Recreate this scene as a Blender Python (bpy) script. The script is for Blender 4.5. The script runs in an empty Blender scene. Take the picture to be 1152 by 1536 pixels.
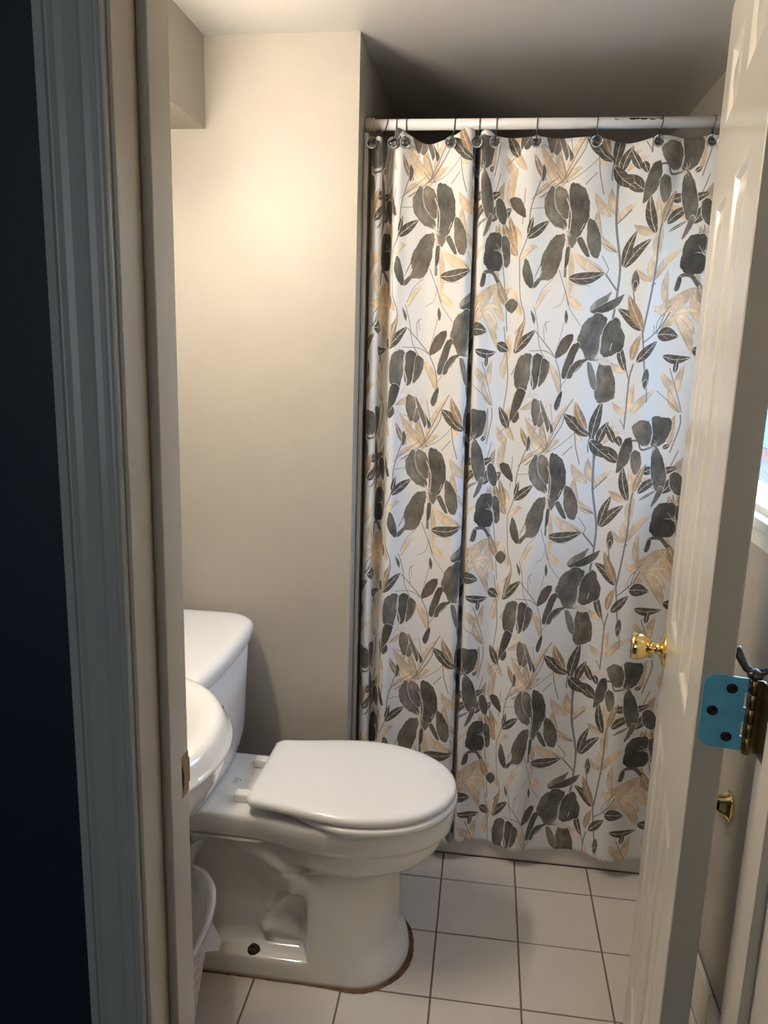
import bpy, bmesh, math, random
import numpy as np
from mathutils import Vector, Matrix

# ------------------------------------------------------------------ camera, world, lights, exposure
SC = bpy.context.scene
COL = SC.collection
W_PX, H_PX, F_PX = 1152, 1536, 1154.0
YAW, PITCH, ROLL = (math.radians(v) for v in (7.356, 11.818, 1.618))
CAM = np.array([0.0, 0.0, 1.45])


def cam_axes():
    f = np.array([-math.sin(YAW) * math.cos(PITCH), math.cos(YAW) * math.cos(PITCH), -math.sin(PITCH)])
    r = np.array([math.cos(YAW), math.sin(YAW), 0.0])
    u = np.cross(r, f)
    c, s = math.cos(ROLL), math.sin(ROLL)
    return c * r + s * u, -s * r + c * u, f


R_, U_, F_ = cam_axes()
cam = bpy.data.cameras.new('camera')
cam.sensor_fit = 'HORIZONTAL'
cam.sensor_width = 36.0
cam.lens = 36.0 * F_PX / W_PX
cam.clip_start = 0.02
co = bpy.data.objects.new('camera', cam)
COL.objects.link(co)
m = Matrix.Identity(4)
for i in range(3):
    m[i][0], m[i][1], m[i][2], m[i][3] = R_[i], U_[i], -F_[i], CAM[i]
co.matrix_world = m
SC.camera = co

SC.view_settings.view_transform = 'Standard'
SC.view_settings.look = 'None'
SC.view_settings.gamma = 1.0
SC.view_settings.use_curve_mapping = False
SC.view_settings.exposure = 0.15

wd = bpy.data.worlds.new('sky')
SC.world = wd
wd.use_nodes = True
wn = wd.node_tree.nodes
bg = wn['Background']
sky = wn.new('ShaderNodeTexSky')
sky.sky_type = 'NISHITA'
sky.sun_disc = False
sky.sun_elevation = math.radians(38)
sky.sun_rotation = math.radians(200)
wd.node_tree.links.new(sky.outputs[0], bg.inputs[0])
bg.inputs[1].default_value = 2.6

LAMP_POWER = 28.0           # strength of each vanity globe
HALL_POWER = 7.2            # strength of the added fill light in the hall behind the camera


def area(name, loc, target, size, power, color, size_y=None):
    d = bpy.data.lights.new(name, 'AREA')
    d.energy = power
    d.color = color
    d.size = size
    if size_y:
        d.shape = 'RECTANGLE'
        d.size_y = size_y
    o = bpy.data.objects.new(name, d)
    COL.objects.link(o)
    o.location = loc
    o.rotation_euler = (Vector(target) - Vector(loc)).to_track_quat('-Z', 'Y').to_euler()
    return o


area('hall_fill', (-0.75, -1.86, 1.60), (-0.75, 0.8, 1.60), 0.9, HALL_POWER, (0.84, 0.93, 1.0), 1.2)  # unseen cool fill panel, added to light the hall side; no window there

# ------------------------------------------------------------------ helpers


def srgb(r, g, b):
    def f(c):
        c /= 255.0
        return c / 12.92 if c <= 0.04045 else ((c + 0.055) / 1.055) ** 2.4
    return (f(r), f(g), f(b), 1.0)


def mat(name, color, rough=0.5, metal=0.0, coat=0.0, bump=0.0, bump_scale=60.0, vary=0.0, vary_scale=6.0,
        trans=0.0, ior=1.5, spec=0.5, stretch=None):
    M = bpy.data.materials.new(name)
    M.use_nodes = True
    nt = M.node_tree
    N, L = nt.nodes, nt.links
    p = N['Principled BSDF']
    p.inputs['Base Color'].default_value = color
    p.inputs['Roughness'].default_value = rough
    p.inputs['Metallic'].default_value = metal
    p.inputs['Coat Weight'].default_value = coat
    p.inputs['Coat Roughness'].default_value = 0.06
    p.inputs['Transmission Weight'].default_value = trans
    p.inputs['IOR'].default_value = ior
    p.inputs['Specular IOR Level'].default_value = spec
    tc = N.new('ShaderNodeTexCoord')
    src = tc.outputs['Object']
    if stretch:
        mp = N.new('ShaderNodeMapping')
        mp.inputs['Scale'].default_value = stretch
        L.new(src, mp.inputs[0])
        src = mp.outputs[0]
    if vary:
        n = N.new('ShaderNodeTexNoise')
        n.inputs['Scale'].default_value = vary_scale
        n.inputs['Detail'].default_value = 5
        L.new(src, n.inputs['Vector'])
        r = N.new('ShaderNodeValToRGB')
        r.color_ramp.elements[0].position = 0.3
        r.color_ramp.elements[1].position = 0.7
        r.color_ramp.elements[0].color = tuple(c * (1 - vary) for c in color[:3]) + (1,)
        r.color_ramp.elements[1].color = tuple(min(1, c * (1 + vary * 0.6)) for c in color[:3]) + (1,)
        L.new(n.outputs['Fac'], r.inputs[0])
        L.new(r.outputs[0], p.inputs['Base Color'])
    if bump:
        n = N.new('ShaderNodeTexNoise')
        n.inputs['Scale'].default_value = bump_scale
        n.inputs['Detail'].default_value = 3
        L.new(src, n.inputs['Vector'])
        b = N.new('ShaderNodeBump')
        b.inputs['Strength'].default_value = bump
        b.inputs['Distance'].default_value = 0.002
        L.new(n.outputs['Fac'], b.inputs['Height'])
        L.new(b.outputs[0], p.inputs['Normal'])
        if coat:
            L.new(b.outputs[0], p.inputs['Coat Normal'])
    return M


PAINT = mat('greige_wall_paint', srgb(170, 163, 150), spec=0.25, rough=0.44, bump=0.35, bump_scale=45, vary=0.025, vary_scale=9)
CEIL = mat('ceiling_paint', srgb(202, 197, 189), rough=0.34, bump=0.18, bump_scale=40)
ALCOVE = mat('alcove_ceiling_paint', srgb(190, 177, 162), rough=0.30, bump=0.2, bump_scale=45)
NAVY = mat('navy_hall_paint', srgb(30, 40, 58), rough=0.5, bump=0.15, bump_scale=60)
TRIM = mat('gloss_trim_paint', srgb(212, 203, 188), rough=0.28, vary=0.04, vary_scale=14, bump=0.05, bump_scale=40)
TRIM_SHADED = mat('shaded_trim_paint', srgb(186, 188, 186), rough=0.3, vary=0.03, vary_scale=14)  # trim paint greyed and darkened, hall-side shade put into the colour
DOORP = mat('door_paint', srgb(206, 198, 184), rough=0.22, bump=0.03, bump_scale=90, stretch=(1, 1, 0.15))
CERAMIC = mat('white_vitreous_china', srgb(240, 239, 234), rough=0.12, coat=0.6)
PLASTIC = mat('white_seat_plastic', srgb(246, 244, 238), rough=0.16, coat=0.3)
TILE = mat('cream_floor_tile', srgb(214, 207, 197), rough=0.22, vary=0.03, vary_scale=10, bump=0.04, bump_scale=20)
GROUT = mat('brown_grout', srgb(120, 104, 90), rough=0.9, vary=0.2, vary_scale=40)
PAN = mat('shower_pan_gelcoat', srgb(212, 205, 196), rough=0.3)
SURR = mat('shower_surround_panel', srgb(186, 178, 164), rough=0.35)
BRASS = mat('polished_brass', (0.88, 0.68, 0.30, 1), rough=0.10, metal=1.0)
DBRASS = mat('aged_brass', (0.30, 0.22, 0.12, 1), rough=0.32, metal=1.0, vary=0.3, vary_scale=80)
BRONZE = mat('dark_hinge_metal', (0.10, 0.09, 0.085, 1), rough=0.35, metal=0.9)
BLUE = mat('blue_protective_film', srgb(112, 194, 226), rough=0.35, vary=0.16, vary_scale=45)
BLACK = mat('black_screw_metal', (0.015, 0.014, 0.013, 1), rough=0.45, metal=0.4)
PLATE = mat('worn_brass_plate', srgb(150, 122, 78), rough=0.42, metal=0.55, vary=0.25, vary_scale=60)
HOLE = mat('dark_hole', (0.012, 0.009, 0.007, 1), rough=0.9)
WIRE = mat('dark_wire', (0.10, 0.09, 0.08, 1), rough=0.3, metal=1.0)
GLASSB = mat('clear_bead_glass', (0.95, 0.96, 0.97, 1), rough=0.0, trans=1.0, ior=1.45)
CAPM = mat('beige_end_cap', srgb(178, 166, 148), rough=0.5)
BASKET = mat('white_woven_plastic', srgb(218, 204, 192), rough=0.45)
CAULK = mat('brown_stained_caulk', srgb(112, 78, 44), rough=0.7, vary=0.45, vary_scale=35)
RUST = mat('rusty_bolt', srgb(52, 38, 26), rough=0.8, vary=0.4, vary_scale=200)
INK = mat('grey_label_ink', srgb(70, 66, 60), rough=0.6)
CHROME = mat('chrome', (0.75, 0.75, 0.74, 1), rough=0.08, metal=1.0)
HALLF = mat('hall_floor_wood', srgb(88, 70, 54), rough=0.4, vary=0.25, vary_scale=5, stretch=(1, 8, 1))
SIDING = mat('pale_blue_siding', srgb(44, 100, 132), rough=0.6)
BRICK = mat('red_brown_ledge', srgb(90, 70, 62), rough=0.8, vary=0.2)
SNOW = mat('pale_concrete', srgb(205, 204, 204), rough=0.9, vary=0.05)
FOUND = mat('lavender_grey_wall', srgb(92, 96, 122), rough=0.9, vary=0.05)
WFRAME = mat('window_vinyl', srgb(226, 222, 206), rough=0.35)


def emis(name, col, st):
    M = bpy.data.materials.new(name)
    M.use_nodes = True
    p = M.node_tree.nodes['Principled BSDF']
    p.inputs['Base Color'].default_value = col
    p.inputs['Emission Color'].default_value = col
    p.inputs['Emission Strength'].default_value = st
    return M


GLOBE = emis('lit_frosted_globe', (1.0, 0.90, 0.79, 1), LAMP_POWER * 6.0)


def glass_thin():
    M = bpy.data.materials.new('window_glass')
    M.use_nodes = True
    N, L = M.node_tree.nodes, M.node_tree.links
    N.remove(N['Principled BSDF'])
    o = N['Material Output']
    t, g, x, f = N.new('ShaderNodeBsdfTransparent'), N.new('ShaderNodeBsdfGlossy'), N.new('ShaderNodeMixShader'), N.new('ShaderNodeFresnel')
    g.inputs['Roughness'].default_value = 0.02
    gm, mu = N.new('ShaderNodeNewGeometry'), N.new('ShaderNodeMath')       # mirror only on the outer faces of the pane
    mu.operation = 'MULTIPLY_ADD'
    L.new(gm.outputs['Backfacing'], mu.inputs[0]); mu.inputs[1].default_value = -1.0; mu.inputs[2].default_value = 1.0
    m2 = N.new('ShaderNodeMath'); m2.operation = 'MULTIPLY'
    L.new(f.outputs[0], m2.inputs[0]); L.new(mu.outputs[0], m2.inputs[1])
    L.new(m2.outputs[0], x.inputs[0]); L.new(t.outputs[0], x.inputs[1]); L.new(g.outputs[0], x.inputs[2])
    L.new(x.outputs[0], o.inputs[0])
    return M


PANE = glass_thin()


def film(name, alpha, col, rough=0.2, bump=0.6, sc=30):
    """thin translucent plastic: part see-through, part milky"""
    M = bpy.data.materials.new(name)
    M.use_nodes = True
    N, L = M.node_tree.nodes, M.node_tree.links
    p, o = N['Principled BSDF'], N['Material Output']
    p.inputs['Base Color'].default_value = col
    p.inputs['Roughness'].default_value = rough
    t, x = N.new('ShaderNodeBsdfTransparent'), N.new('ShaderNodeMixShader')
    x.inputs[0].default_value = alpha
    n, b = N.new('ShaderNodeTexNoise'), N.new('ShaderNodeBump')
    n.inputs['Scale'].default_value = sc
    b.inputs['Strength'].default_value = bump
    b.inputs['Distance'].default_value = 0.004
    L.new(n.outputs['Fac'], b.inputs['Height']); L.new(b.outputs[0], p.inputs['Normal'])
    L.new(t.outputs[0], x.inputs[1]); L.new(p.outputs[0], x.inputs[2]); L.new(x.outputs[0], o.inputs[0])
    return M


LINER = film('thin_bin_liner_film', 0.55, (0.80, 0.79, 0.78, 1))


def link(name, me, material=None, parent=None, smooth=False, loc=None, rotz=None):
    o = bpy.data.objects.new(name, me)
    COL.objects.link(o)
    if material:
        for mm in (material if isinstance(material, (list, tuple)) else [material]):
            if mm.name not in [q.name for q in me.materials if q]:
                me.materials.append(mm)
    if smooth:
        me.polygons.foreach_set('use_smooth', [True] * len(me.polygons))
        me.update()
    if parent:
        o.parent = parent
    if loc is not None:
        o.location = loc
    if rotz is not None:
        o.rotation_euler = (0, 0, rotz)
    return o


def pydata(name, V, F, material=None, parent=None, smooth=False):
    me = bpy.data.meshes.new(name)
    me.from_pydata([tuple(map(float, v)) for v in V], [], F)
    me.update()
    return link(name, me, material, parent, smooth)


def frombm(name, bm, material=None, parent=None, smooth=False):
    bmesh.ops.recalc_face_normals(bm, faces=bm.faces)
    me = bpy.data.meshes.new(name)
    bm.to_mesh(me)
    bm.free()
    return link(name, me, material, parent, smooth)


def box(bm, x0, x1, y0, y1, z0, z1, bev=0.0, seg=2):
    c = [(x0, y0, z0), (x1, y0, z0), (x1, y1, z0), (x0, y1, z0), (x0, y0, z1), (x1, y0, z1), (x1, y1, z1), (x0, y1, z1)]
    v = [bm.verts.new(p) for p in c]
    fs = [bm.faces.new([v[i] for i in q]) for q in ((3, 2, 1, 0), (4, 5, 6, 7), (0, 1, 5, 4), (1, 2, 6, 5), (2, 3, 7, 6), (3, 0, 4, 7))]
    if bev:
        es = {e for f in fs for e in f.edges}
        bmesh.ops.bevel(bm, geom=list(es), offset=bev, segments=seg, affect='EDGES', profile=0.5)


def boxes(name, lst, material, parent=None, bev=0.0, smooth=False):
    bm = bmesh.new()
    for b in lst:
        box(bm, *b, bev=bev)
    return frombm(name, bm, material, parent, smooth)


def rings_mesh(rings, cap0=True, cap1=True):
    """loft closed rings (equal counts) into verts/faces"""
    n = len(rings[0])
    V, Fc = [], []
    for r in rings:
        V.extend(r)
    for i in range(len(rings) - 1):
        for j in range(n):
            k = (j + 1) % n
            Fc.append((i * n + j, i * n + k, (i + 1) * n + k, (i + 1) * n + j))
    if cap0:
        Fc.append(tuple(reversed(range(n))))
    if cap1:
        b = (len(rings) - 1) * n
        Fc.append(tuple(range(b, b + n)))
    return V, Fc


def lathe(bm, prof, origin, axis, seg=24, cap=True):
    """prof: list of (r, h) along axis"""
    ax = Vector(axis).normalized()
    q = Vector((0, 0, 1)).rotation_difference(ax)
    rows = []
    for r, h in prof:
        rows.append([bm.verts.new(Vector(origin) + q @ Vector((r * math.cos(2 * math.pi * k / seg), r * math.sin(2 * math.pi * k / seg), h))) for k in range(seg)])
    for a, b in zip(rows, rows[1:]):
        for k in range(seg):
            bm.faces.new((a[k], a[(k + 1) % seg], b[(k + 1) % seg], b[k]))
    if cap:
        bm.faces.new(list(reversed(rows[0])))
        bm.faces.new(rows[-1])


def tube(bm, pts, r, seg=8):
    pts = [Vector(p) for p in pts]
    rows = []
    up = Vector((0.3, 0.9, 0.2)).normalized()
    for i, p in enumerate(pts):
        t = (pts[min(i + 1, len(pts) - 1)] - pts[max(i - 1, 0)]).normalized()
        a = t.cross(up)
        if a.length < 1e-3:
            a = t.cross(Vector((1, 0, 0)))
        a.normalize()
        b = t.cross(a)
        rr = r[i] if isinstance(r, (list, tuple)) else r
        rows.append([bm.verts.new(p + a * rr * math.cos(2 * math.pi * k / seg) + b * rr * math.sin(2 * math.pi * k / seg)) for k in range(seg)])
    for a, b in zip(rows, rows[1:]):
        for k in range(seg):
            bm.faces.new((a[k], a[(k + 1) % seg], b[(k + 1) % seg], b[k]))
    bm.faces.new(list(reversed(rows[0])))
    bm.faces.new(rows[-1])


def prism(bm, poly, z0, z1):
    """vertical extrusion of an (x, y) outline"""
    a = [bm.verts.new((x, y, z0)) for x, y in poly]
    b = [bm.verts.new((x, y, z1)) for x, y in poly]
    n = len(poly)
    for k in range(n):
        bm.faces.new((a[k], a[(k + 1) % n], b[(k + 1) % n], b[k]))
    bm.faces.new(list(reversed(a)))
    bm.faces.new(b)


def empty(name, loc=(0, 0, 0), rotz=0.0):
    o = bpy.data.objects.new(name, None)
    COL.objects.link(o)
    o.location = loc
    o.rotation_euler = (0, 0, rotz)
    return o


def tag(o, label=None, cat=None, group=None, kind=None):
    for k, v in (('label', label), ('category', cat), ('group', group), ('kind', kind)):
        if v:
            o[k] = v
    return o


def S(o, label=None):
    return tag(o, label, None, None, 'structure')


def local(o, root):
    """parent o (built in world coordinates) to an unrotated root"""
    o.parent = root
    o.data.transform(Matrix.Translation(-root.location))
    return o


# ------------------------------------------------------------------ room shell
ZC = 2.164                       # ceiling height
XL, XR = -0.80, 0.55             # bathroom side walls
YJ0, YJ1 = 0.728, 0.860          # door wall, hall side and bathroom side
YW = 1.92                        # wall behind the toilet
XA = -0.333                      # left wall of the shower alcove
YB = 2.95
JL, JR = -0.355, 0.3283          # jamb faces

S(boxes('wall_left', [(XL - .12, XL, YJ1, YW, 0, ZC)], PAINT))
S(boxes('wall_back', [(XL - .12, XA, YW, YB, 0, ZC)], PAINT), 'glossy greige wall behind the toilet tank')
S(boxes('wall_alcove', [(XA, XR + .12, YB, YB + .1, 0, ZC)], PAINT))
S(boxes('ceiling', [(XL - .12, XR + .12, YJ1 - .001, YB + .1, ZC, ZC + .1)], CEIL))
S(boxes('trim_soffit', [(XL, -0.706, YJ1, YW, 1.96, ZC)], PAINT), 'boxed greige soffit along the wall top')
WY0, WY1, WZ0, WZ1 = 1.00, 1.955, 1.150, 1.88
S(boxes('wall_right', [(XR, XR + .06, YJ1, WY0, 0, ZC), (XR, XR + .06, WY1, YB, 0, ZC),
                       (XR, XR + .06, WY0, WY1, 0, WZ0), (XR, XR + .06, WY0, WY1, WZ1, ZC)], PAINT))

# door wall: greige towards the bathroom, navy towards the hall
bm = bmesh.new()
for b in ((-1.7, JL - .019, YJ0, YJ1, 0, 2.35), (JR + .019, 1.7, YJ0, YJ1, 0, 2.35), (JL - .019, JR + .019, YJ0, YJ1, 2.055, 2.35)):
    box(bm, *b)
wf = frombm('wall_front', bm, [PAINT, NAVY])
for p in wf.data.polygons:
    p.material_index = 1 if p.normal.y < -0.5 else 0
S(wf, 'dark navy hall wall beside the door casing')
S(boxes('wall_hall', [(-1.8, -1.7, -1.9, YJ0, 0, 2.35), (1.7, 1.8, -1.9, YJ0, 0, 2.35), (-1.8, 1.8, -2.0, -1.9, 0, 2.35)], NAVY))
S(boxes('ceiling_hall', [(-1.8, 1.8, -2.0, YJ0, 2.35, 2.42)], CEIL))
S(boxes('floor_hall', [(-1.8, 1.8, -2.0, YJ0 + .06, -.05, -.002)], HALLF))

# tiled floor: grout bed, every tile a piece
fl = S(boxes('floor', [(XL - .12, XR + .12, YJ0 + .06, YB + .1, -.06, -.0022)], GROUT), 'cream square floor tiles with dark grout')
random.seed(4)
P_ = 0.2065
gx0, gy0, g = -0.056, 1.508, 0.0021


def tile_mesh(sx, sy):
    bm = bmesh.new()
    box(bm, -sx / 2, sx / 2, -sy / 2, sy / 2, -.012, 0.0)
    top = [e for e in bm.edges if all(v.co.z > -.001 for v in e.verts)]
    bmesh.ops.bevel(bm, geom=top, offset=0.0014, segments=2, affect='EDGES', profile=0.6)
    bmesh.ops.recalc_face_normals(bm, faces=bm.faces)
    me = bpy.data.meshes.new('tile')
    bm.to_mesh(me); bm.free()
    me.materials.append(TILE)
    return me


cache = {}
for i in range(-5, 4):
    for j in range(-4, 3):
        x0, x1 = gx0 + i * P_ + g, gx0 + (i + 1) * P_ - g
        y0, y1 = gy0 + j * P_ + g, gy0 + (j + 1) * P_ - g
        x0, x1 = max(x0, XL + .001), min(x1, XR - .012)
        y0, y1 = max(y0, YJ0 + .075), min(y1, 2.0345)
        if x1 - x0 < .012 or y1 - y0 < .012:
            continue
        if x1 < XA and y0 > YW:
            continue
        k = (round(x1 - x0, 4), round(y1 - y0, 4))
        if k not in cache:
            cache[k] = tile_mesh(*k)
        o = link('tile', cache[k], None, fl, loc=((x0 + x1) / 2, (y0 + y1) / 2, random.uniform(-.0004, .0003)))
        o.rotation_euler = (random.uniform(-.0012, .0012), random.uniform(-.0012, .0012), 0)

# tile skirting on the right wall
bb = S(boxes('baseboard_right', [(XR - .004, XR, YJ1, 2.03, 0, .122)], GROUT), 'white tile skirting behind the open door')
y = YJ1
for k, y1 in enumerate((1.07, 1.275, 1.4785, 1.685, 1.89, 2.03)):
    boxes('tile', [(XR - .013, XR - .0035, y + .0015, y1 - .0015, 0.002, .1265)], TILE, bb, bev=.003)
    y = y1

# ------------------------------------------------------------------ door frame (both jambs with stop and casing)
CAS = [(-.0655, .0), (-.0655, -.0168), (-.0565, -.0172), (-.0550, -.0150), (-.0530, -.0148), (-.0480, -.0126), (-.0410, -.0116),
       (-.0340, -.0122), (-.0265, -.0138), (-.0245, -.0152), (-.0225, -.0140), (-.0165, -.0128), (-.0125, -.0128), (-.0110, -.0105),
       (-.0085, -.0100), (-.0060, -.0088), (-.0046, -.0060), (-.0042, .0)]


def frame_side(name, xf, sgn, label):
    """xf jamb face; sgn +1 when the wall lies on the -x side"""
    root = S(empty(name, (xf, YJ1, 0)), label)
    bm = bmesh.new()
    box(bm, min(xf, xf - sgn * .0185), max(xf, xf - sgn * .0185), YJ0, YJ1, 0, 2.054, bev=.0012)
    local(frombm('jamb', bm, TRIM), root)
    bm = bmesh.new()
    xs = sorted((xf + sgn * .012, xf - sgn * .0005))
    box(bm, xs[0], xs[1], .779, .8120, 0, 2.04, bev=.0018)
    local(frombm('stop_strip', bm, TRIM), root)
    bm = bmesh.new()
    prism(bm, [(xf + sgn * x, YJ0 + y) for x, y in CAS], 0, 2.11)
    local(frombm('casing', bm, TRIM_SHADED), root)
    bm = bmesh.new()
    prism(bm, [(xf + sgn * x, YJ1 - y * .9) for x, y in CAS], 0, 2.11)
    local(frombm('casing', bm, TRIM), root)
    return root


tl = frame_side('trim_1', JL, 1, 'cream door jamb and moulded casing with the latch plate')
tr = frame_side('trim_2', JR, -1, 'cream door jamb on the hinge side')
th = S(boxes('trim_3', [(JL - .0185, JR + .0185, YJ0, YJ1, 2.034, 2.055), (JL, JR, .779, .8120, 2.022, 2.034), (JL - .066, JR + .066, YJ0 - .016, YJ0 - .0002, 2.04, 2.105)], TRIM), 'door frame head')

# strike plate on the latch jamb: a worn plate with a ragged hole
ZK = 0.917
bm = bmesh.new()
yc = YJ1 - .018
out = [(-.0145, -.028), (.0165, -.028), (.0165, .028), (-.0145, .028)]
box(bm, JL - .0006, JL + .0012, yc - .0145, yc + .0168, ZK - .028, ZK + .028, bev=.0008)
box(bm, JL - .0006, JL + .0010, YJ1 - .0012, YJ1 + .0032, ZK - .017, ZK + .017, bev=.0006)
sp = local(frombm('strike_plate', bm, PLATE), tl)
tag(sp, 'worn brass strike plate with ragged paint edge')
bm = bmesh.new()
hp = [(-.0105, .013), (-.0065, .0155), (-.0050, .0120), (-.0060, .0085), (-.0035, .004), (-.0030, -.004), (-.0045, -.0075), (-.0030, -.0105),
      (-.0055, -.0150), (-.0085, -.0175), (-.0085, -.011), (-.0100, -.004), (-.0105, .006)]
a = [bm.verts.new((JL + .0009, yc + p, ZK + q)) for p, q in hp]
b = [bm.verts.new((JL + .0014, yc + p, ZK + q)) for p, q in hp]
for k in range(len(hp)):
    bm.faces.new((a[k], a[(k + 1) % len(hp)], b[(k + 1) % len(hp)], b[k]))
bm.faces.new(b)
hh = frombm('latch_hole', bm, HOLE)
hh.data.transform(Matrix.Translation(-tl.location + Vector((0, .0045, 0))))
hh.parent = sp

# ------------------------------------------------------------------ window in the right wall, world outside
win = S(empty('window_1', (XR, (WY0 + WY1) / 2, WZ0)), 'bright window seen past the hinge edge of the door')
fx0, fx1 = XR + .006, XR + .050
local(boxes('frame', [(fx0, fx1, WY0, WY0 + .04, WZ0, WZ1), (fx0, fx1, WY1 - .04, WY1, WZ0, WZ1), (fx0, fx1, WY0 + .04, WY1 - .04, WZ0, WZ0 + .016),
                      (fx0, fx1, WY0 + .04, WY1 - .04, WZ1 - .04, WZ1), (fx0 + .01, fx1 - .008, WY0 + .04, WY1 - .04, 1.50, 1.53)], WFRAME, bev=.002), win)
local(boxes('pane', [(XR + .026, XR + .030, WY0 + .03, WY1 - .03, WZ0 + .012, 1.505)], PANE), win)
local(boxes('pane', [(XR + .026, XR + .030, WY0 + .03, WY1 - .03, 1.525, WZ1 - .03)], PANE), win)
local(boxes('sill', [(XR - .022, XR + .03, WY0 - .05, WY1 + .05, WZ0 - .018, WZ0 + .004), (XR - .012, XR - .0005, WY0 - .04, WY1 + .04, WZ0 - .055, WZ0 - .018)], WFRAME, bev=.003), win)
local(boxes('casing', [(XR - .012, XR - .0005, WY0 - .05, WY0, WZ0 + .004, WZ1 + .05), (XR - .012, XR - .0005, WY1, WY1 + .05, WZ0 + .004, WZ1 + .05), (XR - .012, XR - .0005, WY0, WY1, WZ1, WZ1 + .05)], WFRAME, bev=.003), win)
S(boxes('ground_outside', [(.63, 9, -4, 12, .2, .4)], SNOW))
nb = S(empty('exterior_house', (2.6, 5, .4)), 'pale blue boarded house beyond the window')
local(boxes('foundation', [(2.48, 2.7, -1, 12, .395, .60)], FOUND), nb)
local(boxes('ledge', [(2.44, 2.7, -1, 12, .60, .70)], BRICK), nb)
for k in range(12):
    bm = bmesh.new()
    z0 = .70 + k * .09
    v = [bm.verts.new(p) for p in ((2.485, -1, z0), (2.485, 12, z0), (2.51, 12, z0 + .092), (2.51, -1, z0 + .092), (2.7, -1, z0), (2.7, 12, z0), (2.7, 12, z0 + .092), (2.7, -1, z0 + .092))]
    for q in ((0, 1, 2, 3), (4, 5, 1, 0), (7, 6, 5, 4), (3, 2, 6, 7), (0, 3, 7, 4), (1, 5, 6, 2)):
        bm.faces.new([v[i] for i in q])
    local(frombm('board', bm, SIDING), nb)

# ------------------------------------------------------------------ door, opened into the room
A_ = 0.1731
PIN = (0.3187, 0.8682)
LV, NV = Vector((math.sin(A_), math.cos(A_), 0)), Vector((-math.cos(A_), math.sin(A_), 0))
door = S(empty('door_1', (PIN[0], PIN[1], 0), math.pi / 2 - A_), 'white six-panel door opened inward with a brass knob')
DW, N0, N1, DZ0, DZ1 = 0.61, .0224, .0574, .012, 2.020
cols = [(.112, .262), (.352, .502)]
rows = [(.215, .805), (.985, 1.690), (1.815, 1.925)]
bm = bmesh.new()
# outer face with panel openings
xs = sorted({.0015, DW - .0015, *[c for q in cols for c in q]})
zs = sorted({DZ0 + .0015, DZ1 - .0015, *[c for q in rows for c in q]})
vv = {}


def gv(x, y, z):
    k = (round(x, 5), round(y, 5), round(z, 5))
    if k not in vv:
        vv[k] = bm.verts.new(k)
    return vv[k]


for i in range(len(xs) - 1):
    for j in range(len(zs) - 1):
        if (xs[i], xs[i + 1]) in cols and (zs[j], zs[j + 1]) in rows:
            continue
        bm.faces.new([gv(xs[i], N1, zs[j]), gv(xs[i + 1], N1, zs[j]), gv(xs[i + 1], N1, zs[j + 1]), gv(xs[i], N1, zs[j + 1])])


def ring_pts(e, y):
    x0, x1, z0, z1 = .0015 - e, DW - .0015 + e, DZ0 + .0015 - e, DZ1 - .0015 + e
    return xs_ring(x0, x1, z0, z1, y)


def xs_ring(x0, x1, z0, z1, y):
    X = [x0] + xs[1:-1] + [x1]
    Z = [z0] + zs[1:-1] + [z1]
    return [(x, y, z0) for x in X] + [(x1, y, z) for z in Z[1:]] + [(x, y, z1) for x in reversed(X[:-1])] + [(x0, y, z) for z in reversed(Z[1:-1])]


r0, r1, r2, r3 = ring_pts(0, N1), ring_pts(.0015, N1 - .0015), ring_pts(.0015, N0 + .0015), ring_pts(0, N0)
for ra, rb in ((r0, r1), (r1, r2), (r2, r3)):
    for k in range(len(ra)):
        k2 = (k + 1) % len(ra)
        bm.faces.new([gv(*ra[k]), gv(*ra[k2]), gv(*rb[k2]), gv(*rb[k])])
bm.faces.new([gv(*p) for p in r3])
frombm('door_leaf', bm, DOORP, door)
for c in cols:
    for r in rows:
        prof = [(0, 0), (.004, -.0012), (.009, -.0062), (.014, -.0072), (.019, -.0068), (.026, -.0050), (.042, -.0016), (.044, -.0014)]
        rg = []
        for e, d in prof:
            rg.append([(c[0] + e, N1 + d, r[0] + e), (c[1] - e, N1 + d, r[0] + e), (c[1] - e, N1 + d, r[1] - e), (c[0] + e, N1 + d, r[1] - e)])
        V, F = rings_mesh(rg, cap0=False)
        pydata('panel', V, F, DOORP, door)

# knob: waisted tulip on a rose
kp = [(.0, .0), (.0335, .0), (.0335, .003), (.0315, .0052), (.022, .0085), (.0135, .012), (.0105, .018), (.0105, .0235), (.0125, .0275), (.0135, .0285),
      (.0160, .031), (.0205, .036), (.0245, .043), (.0262, .050), (.0262, .057), (.0250, .061), (.0235, .0625), (.0200, .0605), (.0, .0595)]
bm = bmesh.new()
lathe(bm, kp[:9] + [(.0, .0285)], (DW - .060, N1, ZK), (0, 1, 0), 40, cap=False)
rose = frombm('knob_rose', bm, BRASS, door, True)
bm = bmesh.new()
lathe(bm, [(.0, .0268), (.0120, .0268)] + kp[8:], (DW - .060, N1, ZK), (0, 1, 0), 40, cap=False)
kn = frombm('knob', bm, BRASS, door, True)
tag(kn, 'polished brass door knob')
bm = bmesh.new()
lathe(bm, [(.0335, .0), (.0315, .0052), (.012, .012), (.0105, .0235), (.016, .031), (.0262, .050), (.0250, .061), (.0, .0595)], (DW - .060, N0, ZK), (0, -1, 0), 32, cap=False)
frombm('knob', bm, BRASS, door, True)
boxes('latch_plate', [(DW - .0008, DW + .0010, .030, .050, ZK - .028, ZK + .028)], BRASS, door, bev=.0006)

# middle hinge, one leaf still in blue film; (upper and lower hinges lie outside the picture)


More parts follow.
